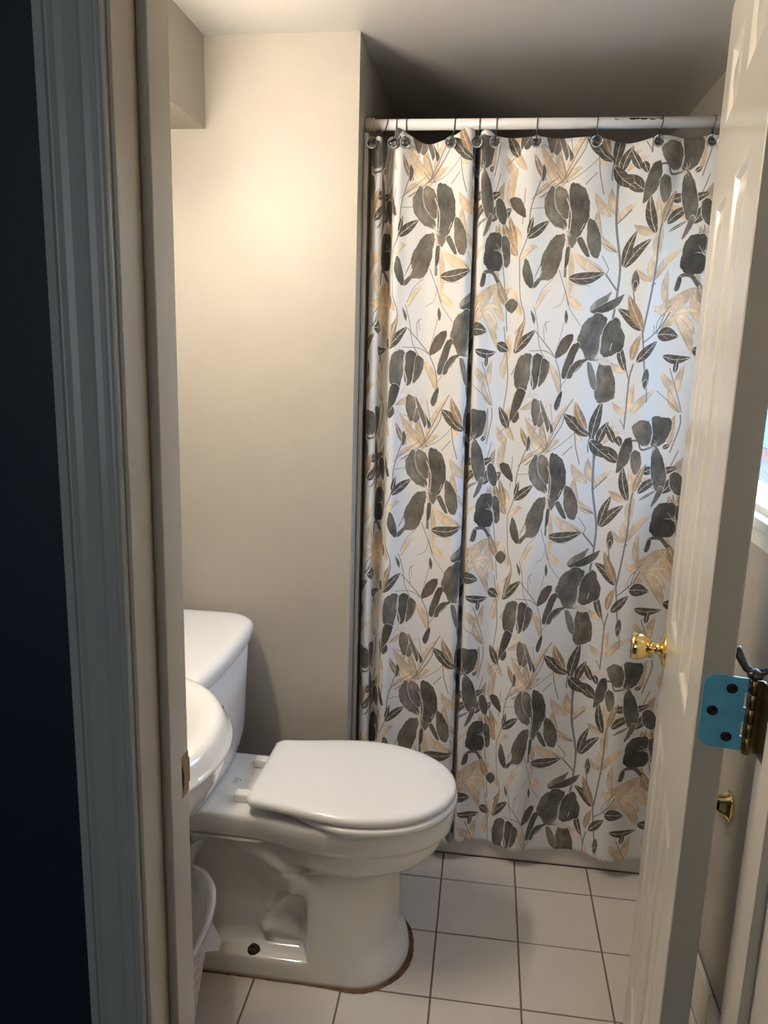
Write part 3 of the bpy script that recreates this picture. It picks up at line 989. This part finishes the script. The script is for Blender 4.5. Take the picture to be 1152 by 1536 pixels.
petal('a', [(1060, 100), (1062, 160), (1030, 235), (975, 275), (958, 245), (968, 190), (970, 90)], GDK)
petal('a', [(838, 150), (900, 110), (955, 140), (950, 240), (900, 262), (850, 210)], (112, 105, 94))
petal('a', [(795, 238), (825, 230), (832, 290), (806, 375), (742, 442), (750, 350), (772, 280)], GDK)
petal('a', [(825, 335), (850, 300), (885, 320), (890, 390), (855, 445), (830, 410)], (112, 105, 94))
petal('a', [(985, 275), (1018, 340), (1036, 450), (1018, 530), (980, 530), (958, 430), (962, 330)], GDK)
petal('a', [(1000, 520), (1020, 540), (985, 610), (955, 640), (975, 580)], (110, 104, 96))
stroke('a', [(830, 240), (870, 240), (895, 290), (985, 262)], 4.0, GREY); stroke('a', [(965, 190), (955, 240), (925, 275)], 3.0, (210, 204, 194))
petal('a', [(985, 645), (1045, 620), (1085, 650), (1078, 790), (1015, 832), (955, 800), (960, 720)], (70, 66, 60))
petal('a', [(1090, 640), (1130, 660), (1125, 780), (1090, 800), (1080, 720)], GDK)
stroke('a', [(925, 915), (950, 845), (1005, 842), (1040, 895)], 7.0, GDK); stroke('a', [(1075, 700), (1085, 780), (1060, 830)], 3.0, (206, 200, 190))
petal('a', [(920, 915), (940, 850), (955, 860), (940, 915)], GDK)
petal('a', [(240, 100), (300, 95), (300, 150), (275, 182), (252, 150)], (120, 112, 102)); petal('a', [(320, 95), (345, 150), (365, 190), (348, 215), (340, 150)], GDK)
petal('a', [(95, 95), (135, 90), (140, 130), (110, 160), (90, 130)], GDK)
petal('a', [(330, 1030), (340, 1070), (332, 1100), (322, 1080)], GDK); petal('a', [(200, 240), (215, 280), (195, 330), (190, 300)], BRN)
petal('b', [(505, 362), (545, 350), (580, 380), (572, 440), (556, 470), (540, 560), (510, 602), (470, 582), (428, 520), (430, 470), (462, 400)], GREY)
petal('b', [(630, 378), (655, 390), (662, 430), (682, 475), (676, 540), (640, 572), (580, 592), (553, 570), (558, 480), (590, 408)], GDK)
petal('b', [(555, 622), (600, 650), (628, 765), (610, 842), (532, 852), (518, 770), (538, 660)], BRN)
petal('b', [(395, 530), (432, 528), (412, 580), (382, 660), (345, 720), (328, 692), (350, 620)], GDK)
petal('b', [(475, 612), (440, 638), (402, 680), (386, 716), (362, 712), (388, 650), (430, 616)], GDK)
petal('b', [(475, 640), (498, 640), (522, 720), (518, 785), (490, 750)], GREY)
stroke('b', [(425, 530), (455, 555), (475, 605), (540, 612)], 5.0, GREY); stroke('b', [(552, 470), (545, 550), (520, 610)], 3.4, (206, 200, 190)); stroke('b', [(612, 520), (600, 560)], 2.0, (214, 206, 196))
petal('b', [(540, 615), (575, 605), (600, 640), (560, 640)], (222, 214, 200), .1, .7)
petal('b', [(95, 584), (132, 590), (130, 660), (110, 740), (88, 792), (40, 772), (24, 722), (36, 650), (62, 600)], GREY)
petal('b', [(148, 594), (190, 588), (204, 620), (190, 700), (152, 782), (128, 740), (138, 660)], GDK)
petal('b', [(204, 616), (242, 632), (240, 682), (212, 740), (178, 764), (190, 690)], GREY)
petal('b', [(40, 790), (90, 800), (60, 880), (10, 950), (-10, 960), (0, 900)], GDK)
stroke('b', [(136, 600), (126, 680), (140, 760), (110, 830)], 3.4, (206, 200, 190)); stroke('b', [(182, 710), (178, 750)], 2.2, (222, 214, 204))
petal('b', [(130, 815), (170, 820), (190, 860), (150, 850)], (224, 216, 204), .1, .8)
petal('b', [(150, 842), (184, 862), (186, 922), (160, 994), (134, 932), (134, 872)], BRN)
petal('b', [(190, 850), (216, 900), (246, 990), (236, 1030), (222, 985), (202, 920)], BRN)
petal('b', [(388, 468), (392, 500), (350, 572), (284, 600), (310, 520), (345, 482)], (92, 80, 72))
petal('b', [(820, 668), (834, 700), (826, 755), (806, 782), (790, 745), (800, 690)], (112, 108, 102)); petal('b', [(815, 730), (822, 755), (805, 778), (795, 750)], GDK)
petal('b', [(330, 800), (318, 870), (295, 905), (280, 880), (300, 830)], GDK)
petal('b', [(350, 330), (362, 370), (350, 402), (342, 370)], GDK)
petal('b', [(130, 330), (155, 370), (150, 405), (138, 380)], BRN)
petal('b', [(10, 260), (50, 290), (10, 340), (-30, 300)], GDK)
petal('a', [(-75, 440), (-40, 430), (-10, 500), (-30, 560), (-70, 520)], GDK)

rw = np.random.RandomState(11)
for fr_, cx_, cy_, n_ in (('a', 318, 605, 16), ('a', 980, 268, 14), ('b', 545, 612, 18), ('b', 140, 820, 16), ('a', 1060, 720, 10)):
    for _ in range(n_):
        an = rw.uniform(0, 6.28); l0, l1 = rw.uniform(0, 12), rw.uniform(22, 58)
        stroke(fr_, [(cx_ + l0 * math.cos(an), cy_ + l0 * math.sin(an)), (cx_ + l1 * .6 * math.cos(an + .12), cy_ + l1 * .6 * math.sin(an + .12)), (cx_ + l1 * math.cos(an), cy_ + l1 * math.sin(an))], rw.uniform(.8, 1.9), (222, 214, 202), .85, True)

img = bpy.data.images.new('floral_print', TW, TH, alpha=False)
buf = np.ones((TH, TW, 4), np.float32)
buf[..., :3] = IMG
img.pixels.foreach_set(buf.ravel())
img.update()
img.pack()


def cloth():
    M = bpy.data.materials.new('printed_curtain_cloth')
    M.use_nodes = True
    N, L = M.node_tree.nodes, M.node_tree.links
    p, o = N['Principled BSDF'], N['Material Output']
    t = N.new('ShaderNodeTexImage')
    t.image = img
    t.extension = 'REPEAT'
    L.new(t.outputs[0], p.inputs['Base Color'])
    p.inputs['Roughness'].default_value = 0.72
    p.inputs['Sheen Weight'].default_value = 0.15
    tc, mp, wv, b = N.new('ShaderNodeTexCoord'), N.new('ShaderNodeMapping'), N.new('ShaderNodeTexNoise'), N.new('ShaderNodeBump')
    mp.inputs['Scale'].default_value = (30, 900, 1)
    wv.inputs['Scale'].default_value = 1.0
    L.new(tc.outputs['UV'], mp.inputs[0]); L.new(mp.outputs[0], wv.inputs['Vector'])
    b.inputs['Strength'].default_value = 0.12
    b.inputs['Distance'].default_value = 0.001
    L.new(wv.outputs['Fac'], b.inputs['Height']); L.new(b.outputs[0], p.inputs['Normal'])
    tr_, x = N.new('ShaderNodeBsdfTranslucent'), N.new('ShaderNodeMixShader')
    L.new(t.outputs[0], tr_.inputs[0])
    x.inputs[0].default_value = 0.14
    L.new(p.outputs[0], x.inputs[1]); L.new(tr_.outputs[0], x.inputs[2]); L.new(x.outputs[0], o.inputs[0])
    return M


ct = tag(empty('shower_curtain', (0.1, 2.0, 1.95)), 'white shower curtain printed with grey flowers and beige leaves', 'shower curtain')
cu = pydata('fabric', V - np.array([0.1, 2.0, 1.95]), F, cloth(), ct, True)
uvl = cu.data.uv_layers.new(name='UVMap')
li = np.empty(len(cu.data.loops), np.int32)
cu.data.loops.foreach_get('vertex_index', li)
uvl.data.foreach_set('uv', UV[li].astype(np.float32).ravel())
sm = cu.modifiers.new('thickness', 'SOLIDIFY'); sm.thickness = .0008; sm.offset = 0

# hooks with clear beads along the rod
hook_px = [(583, 561), (597, 594), (612, 613), (687, 683), (725, 722), (751, 750), (812, 812), (901, 900), (996, 990), (1071, 1065)]
ordinal = ['first', 'second', 'third', 'fourth', 'fifth', 'sixth', 'seventh', 'eighth', 'ninth', 'tenth']
hm = hb = None
for k, (pr_, pb) in enumerate(hook_px):
    dx = PX(pb) - PX(pr_)
    root = tag(empty('curtain_hook', (PX(pr_) , YR, ZR)), f'wire curtain hook with clear bead, {ordinal[k]} along the rod from the toilet side', 'curtain hook', 'beaded hooks on the curtain rod')
    bm = bmesh.new()
    pts = []
    for q in range(15):                         # loop over the rod, tails meeting behind the bead
        a = math.radians(-62 + q * (304 / 14))
        pts.append((dx * max(0, -math.sin(a)) * .2, -.0150 * math.cos(a), .0150 * math.sin(a)))
    pts = [(dx, -.030, -.0455), (dx * .8, -.0265, -.035)] + pts + [(dx * .5, -.0085, -.034), (dx * .8, -.012, -.046)]
    tube(bm, pts, .0011, 6)
    frombm('wire', bm, WIRE, root, True)
    bm = bmesh.new()
    bmesh.ops.create_uvsphere(bm, u_segments=16, v_segments=10, radius=.0140)
    for v in bm.verts:                          # flattened a little
        v.co.y *= .62
        v.co += Vector((dx, -.0375, -.0490))
    frombm('bead', bm, GLASSB, root, True)
    bm = bmesh.new()
    lathe(bm, [(.0030, 0), (.0060, .0008), (.0068, .0022), (.0, .0026)], (dx, -.028, -.0490), (0, 1, 0), 14, cap=False)
    frombm('bead_cup', bm, WIRE, root, True)

# ------------------------------------------------------------------ toilet
YT = 1.643
toilet = tag(empty('toilet', (-.45, YT, 0)), 'white two-piece toilet with closed lid against the wall', 'toilet')


def sst(a, b, x):
    t = np.clip((x - a) / (b - a), 0, 1)
    return t * t * (3 - 2 * t)


XRIM, XMID, HW = -.024, -.262, .166


def rim_half(x, inset=0.0):
    """half width of the rim outline at x"""
    a = (XRIM - inset) - XMID
    f = np.clip((x - XMID) / a, 0, 1)
    fr = (HW - inset) * np.sqrt(np.clip(1 - f ** 2.05, 0, 1))
    bk = (HW - inset) + (.136 - HW) * sst(XMID - .03, -.50, x)
    return np.where(x > XMID, fr, bk)


def body_half(x, z):
    """half width of the pedestal below the rim"""
    # front of the foot and column
    xf = -.118 - .026 * sst(0, .10, z) - .004 * sst(.1, .3, z)
    end = np.sqrt(np.clip(1 - np.clip((x - (xf - .135)) / .135, 0, 1) ** 2.2, 0, 1))
    end = np.where(x > xf, 0, end)
    endb = np.sqrt(np.clip(1 - np.clip(((-.665) - x + .05) / .05, 0, 1) ** 2, 0, 1))
    foot = .146 - .006 * sst(.0, .05, z)
    colw = .146 - .012 * sst(.02, .28, z) - .010 * sst(.15, .32, z)
    xl = -.352 + .02 * z
    col_ = sst(xl - .020, xl + .012, x)
    rec = .088 + .0 * x
    # trapway relief: a fat pipe running down from under the deck, thin ribs below it

    def ridge(pts, rad, amp):
        d = np.full(np.broadcast(x, z).shape, 9.0)
        for (a0, b0), (a1, b1) in zip(pts, pts[1:]):
            ux, uz = a1 - a0, b1 - b0
            t = np.clip(((x - a0) * ux + (z - b0) * uz) / (ux * ux + uz * uz), 0, 1)
            d = np.minimum(d, np.hypot(x - a0 - t * ux, z - b0 - t * uz))
        return amp * np.exp(-(d / rad) ** 2)
    rec = rec + ridge([(-.53, .36), (-.45, .31), (-.385, .255), (-.36, .24)], .045, .042)
    rec = rec + ridge([(-.385, .225), (-.445, .13), (-.455, .10)], .011, .014)
    rec = rec + ridge([(-.455, .10), (-.36, .085)], .012, .010)
    rec = rec - ridge([(-.41, .15), (-.375, .13)], .028, .012)
    post = 1 - sst(-.625, -.575, x + .035 * np.sin((z - .08) * 13))
    w = np.maximum(rec, .125 * post)
    w = w * (1 - col_) + colw * col_
    w = np.maximum(w, np.interp(z, [0, .040, .0485, .0520, .0540, .0552, .0560, .060, .070, .085, .1], [.146, .1450, .1435, .1415, .1385, .1340, .112, .098, .091, .086, 0]))
    w = w * end * endb
    # belly of the bowl hanging under the rim
    g_ = np.clip((z - .268) / (.356 - .268), 0, 1)
    gx = np.sqrt(np.clip(1 - (1 - g_) ** 2, 0, 1))
    af, ah = .238 * (.52 + .40 * gx), HW * (.62 + .30 * gx)
    f = np.clip(np.abs(x - XMID) / np.where(x > XMID, af, .26 * (.5 + .5 * gx)), 0, 1)
    belly = ah * np.sqrt(np.clip(1 - f ** 2.1, 0, 1)) * sst(.262, .29, z)
    w = np.maximum(w, belly)
    # deck shelf merging in from behind
    dk = sst(.325, .352, z) * (.138 * (x < -.40) * sst(-.33, -.46, x)) * np.sqrt(np.clip(1 - np.clip(((-.70) - x + .04) / .04, 0, 1) ** 2, 0, 1))
    return np.maximum(w, dk)


def section(z, half, xb, xf, n=84):
    t = (1 - np.cos(np.linspace(0, math.pi, n))) / 2
    x = xb + (xf - xb) * t
    w = half(x)
    near = [(a, YT - b, z) for a, b in zip(x, w)]
    far = [(a, YT + b, z) for a, b in zip(x[::-1], w[::-1])]
    return near + far[1:-1]


rings = []
for z in [0, .012, .03, .04, .0445, .0485, .0505, .052, .053, .054, .0546, .0552, .0556, .0560, .0575, .060, .064, .066, .070, .077, .085] + list(np.linspace(.095, .352, 32)):
    xf = max(-.118 - .026 * float(sst(0, .10, z)) - .004 * float(sst(.1, .3, z)), XMID + .238 * (.52 + .40 * math.sqrt(max(0, 1 - (1 - min(1, max(0, (z - .268) / .088))) ** 2))) if z > .27 else -9)
    rings.append(section(z, lambda x: np.maximum(body_half(x, np.full_like(x, z)), 1e-4), -.70 if z > .325 else -.665, xf))


def rim_sec(z, inset):
    xb = -.735 + inset
    return section(z, lambda x: np.maximum(rim_half(x, inset) * np.sqrt(np.clip(1 - np.clip((xb + .03 - x) / .03, 0, 1) ** 2, 0, 1)), 1e-4), xb, XRIM - inset)


for z, e in ((.3525, .012), (.356, .007), (.364, .004), (.385, .0015), (.402, .0), (.410, .0022), (.4140, .007), (.4155, .013)):
    rings.append(rim_sec(z, e))
V, F = rings_mesh(rings)
o = pydata('bowl', np.array(V) - np.array(toilet.location), F, CERAMIC, toilet, True)

# seat ring and lid share one outline


def seat_outline(inset, xb, n=40, wb=.143, hw=.176, xt=-.022):
    xm = -.255
    t = (1 - np.cos(np.linspace(0, math.pi, n * 2))) / 2
    x = xb + inset + (xt - inset - xb - inset) * t
    f = np.clip((x - xm) / (xt - inset - xm), 0, 1)
    w = np.where(x > xm, (hw - inset) * np.sqrt(np.clip(1 - f ** 2.1, 0, 1)),
                 (hw - inset) + (wb - hw) * sst(xm, xb, x))
    rr = .022
    w = w * np.where(x < xb + inset + rr, (1 - .13 * (np.clip((xb + inset + rr - x) / rr, 0, 1)) ** 2.2), 1)
    near = [(a, YT - b) for a, b in zip(x, w)]
    far = [(a, YT + b) for a, b in zip(x[::-1], w[::-1])]
    if w[-1] < 1e-4:
        far = far[1:]
    return near + far


def slab(name, levels, xb, material, parent, **kw):
    rg = [[(x, y, z) for x, y in seat_outline(e, xb, **kw)] for z, e in levels]
    V, F = rings_mesh(rg)
    o = pydata(name, np.array(V) - np.array(toilet.location), F, material, parent, True)
    return o


slab('seat', [(.4162, .008), (.4190, .000), (.424, -.003), (.431, -.003), (.4350, .001)], -.468, PLASTIC, toilet, wb=.105)
lidz = .4385
lid = slab('seat_lid', [(lidz, .008), (lidz + .002, .002), (lidz + .006, .0), (lidz + .013, .0005), (lidz + .0180, .003), (lidz + .0210, .0075), (lidz + .0232, .0145), (lidz + .0247, .03), (lidz + .0256, .06), (lidz + .026, .10)], -.492, PLASTIC, toilet)
for yc in (YT - .077, YT + .077):
    b = boxes('hinge_cap', [(-.535, -.478, yc - .0145, yc + .0145, .415, .4370)], PLASTIC, None, bev=.005, smooth=False)
    b.parent = toilet
    b.data.transform(Matrix.Translation(-toilet.location))
# printed marks on the deck, two short lines and a dash
bm = bmesh.new()
for i in range(6):
    box(bm, -.5615, -.5590, YT - .012 + i * .0042, YT - .0095 + i * .0042, .4156, .4159)
    box(bm, -.5555, -.5530, YT - .010 + i * .0038, YT - .0080 + i * .0038, .4156, .4159)
box(bm, -.5475, -.5455, YT - .002, YT + .004, .4156, .4159)
o = frombm('printed_label', bm, INK, toilet)
o.data.transform(Matrix.Translation(-toilet.location))


def rrect(x0, x1, y0, y1, r, z, bow=0.0, seg=7, nside=8):
    """rounded outline; the +x side bows outward"""
    pts = []
    cs = [(x1 - r, y0 + r, -90), (x1 - r, y1 - r, 0), (x0 + r * .4, y1 - r * .4, 90), (x0 + r * .4, y0 + r * .4, 180)]
    for i, (cx, cy, a0) in enumerate(cs):
        rr = r if i < 2 else r * .4
        for k in range(seg + 1):
            a = math.radians(a0 + 90 * k / seg)
            pts.append([cx + rr * math.cos(a), cy + rr * math.sin(a)])
        if i == 0:
            for k in range(1, nside):
                pts.append([x1, (y0 + r) + (y1 - y0 - 2 * r) * k / nside])
    ym, hy = (y0 + y1) / 2, (y1 - y0) / 2
    out = []
    for x, y in pts:
        k = max(0, (x - x0) / (x1 - x0))
        out.append((x + bow * k * (1 - ((y - ym) / hy) ** 2), y, z))
    return out


# tank body tapers down to the deck
rg = []
for z, e in ((.4160, .045), (.420, .030), (.445, .020), (.47, .014), (.60, .006), (.716, 0)):
    rg.append(rrect(-.787 + .0, -.590 - e * .55, YT - .238 + e, YT + .238 - e, .055, z, .018))
V, F = rings_mesh(rg)
pydata('tank', np.array(V) - np.array(toilet.location), F, CERAMIC, toilet, True)
rg = []
for z, e in ((.7165, .010), (.7175, .003), (.722, .0), (.743, .0), (.752, .004), (.757, .011), (.7595, .022), (.7605, .045)):
    rg.append(rrect(-.797 + e * .3, -.580 - e, YT - .252 + e, YT + .252 - e, .062, z, .022))
V, F = rings_mesh(rg)
pydata('tank_lid', np.array(V) - np.array(toilet.location), F, CERAMIC, toilet, True)
bm = bmesh.new()
lathe(bm, [(.0, .0), (.011, .0), (.010, .006), (.0, .008)], (-.576, YT - .155, .655), (1, 0, 0), 14, cap=False)
tube(bm, [(-.566, YT - .155, .655), (-.562, YT - .12, .652), (-.560, YT - .085, .647)], [.005, .0055, .0065], 8)
o = frombm('flush_lever', bm, CHROME, toilet, True)
o.data.transform(Matrix.Translation(-toilet.location))
# rusty closet bolt on the foot and stained caulk line round it
bm = bmesh.new()
lathe(bm, [(.0155, .0), (.0150, .004), (.0120, .0085), (.0065, .0115), (.0042, .0125), (.0036, .019), (.0, .0205)], (-.477, YT - .124, .054), (0, -.12, 1), 12)
for v in bm.verts:
    v.co.x += .0012 * math.sin(v.co.y * 3000); v.co.z += .0008 * math.sin(v.co.x * 2500)
o = frombm('floor_bolt', bm, RUST, toilet, False)
o.data.transform(Matrix.Translation(-toilet.location))
tag(o, 'rusty bolt end on the toilet foot')
base = section(.0, lambda x: np.maximum(body_half(x, np.zeros_like(x)), 1e-4), -.665, -.118)
bm = bmesh.new()
rnd = random.Random(5)
n = len(base)
ins, outs = [], []
for k, (x, y, z) in enumerate(base):
    x0, y0, _ = base[k - 1]; x1, y1, _ = base[(k + 1) % n]
    d = Vector((x1 - x0, y1 - y0, 0))
    d = d.normalized() if d.length > 1e-6 else Vector((0, 1, 0))
    nv = Vector((d.y, -d.x, 0))
    near_front = 1 / (1 + math.exp(-(x + .27) / .05))
    wdt = .0025 + .0085 * near_front * (1 + .15 * math.sin(k * .35)) + rnd.uniform(0, .0015)
    ins.append(bm.verts.new((x - nv.x * .004, y - nv.y * .004, .0035)))
    outs.append(bm.verts.new((x + nv.x * wdt, y + nv.y * wdt, .0006)))
for k in range(n):
    k2 = (k + 1) % n
    bm.faces.new((ins[k], outs[k], outs[k2], ins[k2]))
o = frombm('caulk_line', bm, CAULK, toilet, True)
o.data.transform(Matrix.Translation(-toilet.location))
tag(o, 'brown stained caulk round the toilet foot')

# ------------------------------------------------------------------ wall-hung sink
YS = 1.10
sink = tag(empty('sink', (XL, YS, .70)), 'white round-fronted wash basin between the door jamb and toilet', 'sink')


def sink_ring(z, a, b, xb=XL + .002, xc_=-.62, n=48):
    pts = []
    for k in range(n + 1):
        t = -math.pi / 2 + math.pi * k / n
        pts.append((xc_ + a * math.cos(t), YS + b * math.sin(t), z))
    for k in range(1, 6):
        pts.append((xc_ + (xb - xc_) * k / 6, YS + b, z))
    pts += [(xb, YS + b, z)] + [(xb, YS + b - 2 * b * k / 8, z) for k in range(1, 8)] + [(xb, YS - b, z)]
    for k in range(5, 0, -1):
        pts.append((xc_ + (xb - xc_) * k / 6, YS - b, z))
    return pts


lv = [(.660, .10, .12), (.670, .130, .155), (.700, .178, .208), (.735, .205, .232), (.765, .2165, .241), (.7880, .2190, .2425), (.7895, .2200, .2432), (.7900, .2262, .2485), (.7925, .2275, .2495), (.7955, .2262, .2485), (.7985, .2235, .2460), (.808, .2180, .2425), (.820, .2120, .2385), (.8265, .2065, .2340), (.8295, .1985, .2270), (.8305, .188, .217)]
rg = [sink_ring(z, a, b) for z, a, b in lv]
# bowl sinks inside the rim; ring count kept equal
for z, a, b, xb in ((.829, .165, .192, -.715), (.815, .150, .176, -.705), (.78, .128, .150, -.690), (.74, .085, .100, -.665), (.725, .03, .04, -.635)):
    rg.append(sink_ring(z, a, b, xb))
V, F = rings_mesh(rg)
pydata('basin', np.array(V) - np.array(sink.location), F, CERAMIC, sink, True)

# ------------------------------------------------------------------ waste basket with liner
XB, YBK, HB = -.640, 1.275, .285
bin_ = tag(empty('waste_basket', (XB, YBK, 0)), 'small white woven plastic waste basket with liner beside the toilet', 'waste basket')


def oval(z, off=0.0, n=96):
    t = z / HB
    a, b = .088 + .040 * t + off, .150 + .062 * t + off
    return [(a * math.copysign(abs(math.cos(q)) ** .85, math.cos(q)), b * math.copysign(abs(math.sin(q)) ** .85, math.sin(q)), z) for q in (2 * math.pi * k / n for k in range(n))]


bm = bmesh.new()
z, rowsz = .004, [.004]
while z < HB - .03:
    rowsz += [z + .0080, z + .0170]
    z += .0170
nb_ = 96
rv = [[bm.verts.new(p) for p in oval(zz)] for zz in rowsz]
for i in range(len(rowsz) - 1):
    slot = i % 2 == 1
    sh_ = (i // 2) % 2 * 2
    for k in range(nb_):
        if slot and ((k + sh_) % 4) in (0, 1, 2):
            continue
        bm.faces.new((rv[i][k], rv[i][(k + 1) % nb_], rv[i + 1][(k + 1) % nb_], rv[i + 1][k]))
bm.faces.new(list(reversed(rv[0])))
b = frombm('basket', bm, BASKET, bin_, False)
q = b.modifiers.new('thickness', 'SOLIDIFY'); q.thickness = .0022; q.offset = -1
z0 = rowsz[-1]
rg = [oval(z0 - .001, .0008), oval(HB - .006, .0012), oval(HB - .004, .004), oval(HB, .005), oval(HB + .003, .003), oval(HB + .002, -.002), oval(HB - .008, -.003), oval(z0 - .001, -.002)]
V, F = rings_mesh(rg, cap0=False, cap1=False)
n = len(rg[0])
F += [((len(rg) - 1) * n + k, (len(rg) - 1) * n + (k + 1) % n, (k + 1) % n, k) for k in range(n)]
pydata('rim', V, F, BASKET, bin_, True)
# crumpled liner folded over the rim with one loose corner
rg = []
rn = np.random.RandomState(8)
for j, (z, off) in enumerate(((HB - .016, .0060), (HB - .012, .0060), (HB - .006, .0062), (HB + .003, .0062), (HB + .0055, .002), (HB + .002, -.006), (HB - .03, -.012), (HB - .09, -.024), (HB - .16, -.034), (.06, -.034), (.03, -.04))):
    ring = []
    for k, p in enumerate(oval(z, off)):
        d = math.hypot(p[0], p[1])
        wv = .0028 * math.sin(k * .71 + j) + .002 * math.sin(k * 1.9 + 2 * j) if j > 5 else .0006 * math.sin(k * 1.3 + j * 2)
        zz = z + (.006 * math.sin(k * .5) + .004 * math.sin(k * 1.7 + 1) if j == 0 else 0)
        ring.append((p[0] * (1 + wv / d * 1.5), p[1] * (1 + wv / d * 1.5), zz))
    rg.append(ring)
V, F = rings_mesh(rg, cap0=False)
li_ = pydata('liner', V, F, LINER, bin_, True)
tag(li_, 'translucent plastic bag folded over the rim')
bm = bmesh.new()
c = [(.128, .035, HB - .020), (.122, .075, HB - .012), (.150, .062, HB - .048), (.152, .040, HB - .055), (.126, .02, HB - .045)]
vs_ = [bm.verts.new(p) for p in c]
mid = bm.verts.new((.136, .046, HB - .036))
for k in range(5):
    bm.faces.new((vs_[k], vs_[(k + 1) % 5], mid))
frombm('liner_corner', bm, LINER, bin_, True)

# ------------------------------------------------------------------ toilet paper holder on the right wall
tp = tag(empty('toilet_paper_holder', (XR, 1.55, .54)), 'empty brass toilet paper holder on the wall behind the door', 'paper holder')
for yy in (1.535, 1.675):
    bm = bmesh.new()
    rg = []
    for d, hy, hz, zo in ((.0005, .0220, .029, 0), (.005, .0220, .029, 0), (.0065, .0200, .0270, 0), (.014, .0150, .0205, .001), (.026, .0110, .0155, .003), (.038, .0080, .0120, .005), (.060, .0080, .0120, .006), (.066, .0070, .0110, .006)):
        rg.append([(XR - d, yy + hy * math.copysign(abs(math.cos(t)) ** .45, math.cos(t)), .540 + zo + hz * math.copysign(abs(math.sin(t)) ** .45, math.sin(t))) for t in (2 * math.pi * k / 24 for k in range(24))])
    V, F = rings_mesh(rg)
    bm.free()
    local(pydata('post', V, F, BRASS, None, False), tp)
bm = bmesh.new(); tube(bm, [(XR - .052, 1.544, .548), (XR - .052, 1.666, .548)], .006, 10)
local(frombm('roller', bm, BRASS, None, True), tp)

# ------------------------------------------------------------------ vanity lamp on the left wall above the sink
vl = tag(empty('vanity_light', (XL, 1.24, 1.90)), 'lit three-globe vanity light above the wash basin', 'wall lamp')
local(boxes('back_plate', [(XL + .0005, XL + .022, 0.98, 1.50, 1.865, 1.935)], CHROME, bev=.004), vl)
for yy in (1.08, 1.24, 1.40):
    bm = bmesh.new(); lathe(bm, [(.022, 0), (.024, .02), (.018, .03)], (XL + .022, yy, 1.90), (1, 0, 0), 16)
    local(frombm('lamp_holder', bm, CHROME, None, True), vl)
    bm = bmesh.new()
    bmesh.ops.create_uvsphere(bm, u_segments=20, v_segments=12, radius=.040)
    bmesh.ops.translate(bm, verts=bm.verts, vec=(XL + .078, yy, 1.90))
    local(frombm('globe', bm, GLOBE, None, True), vl)
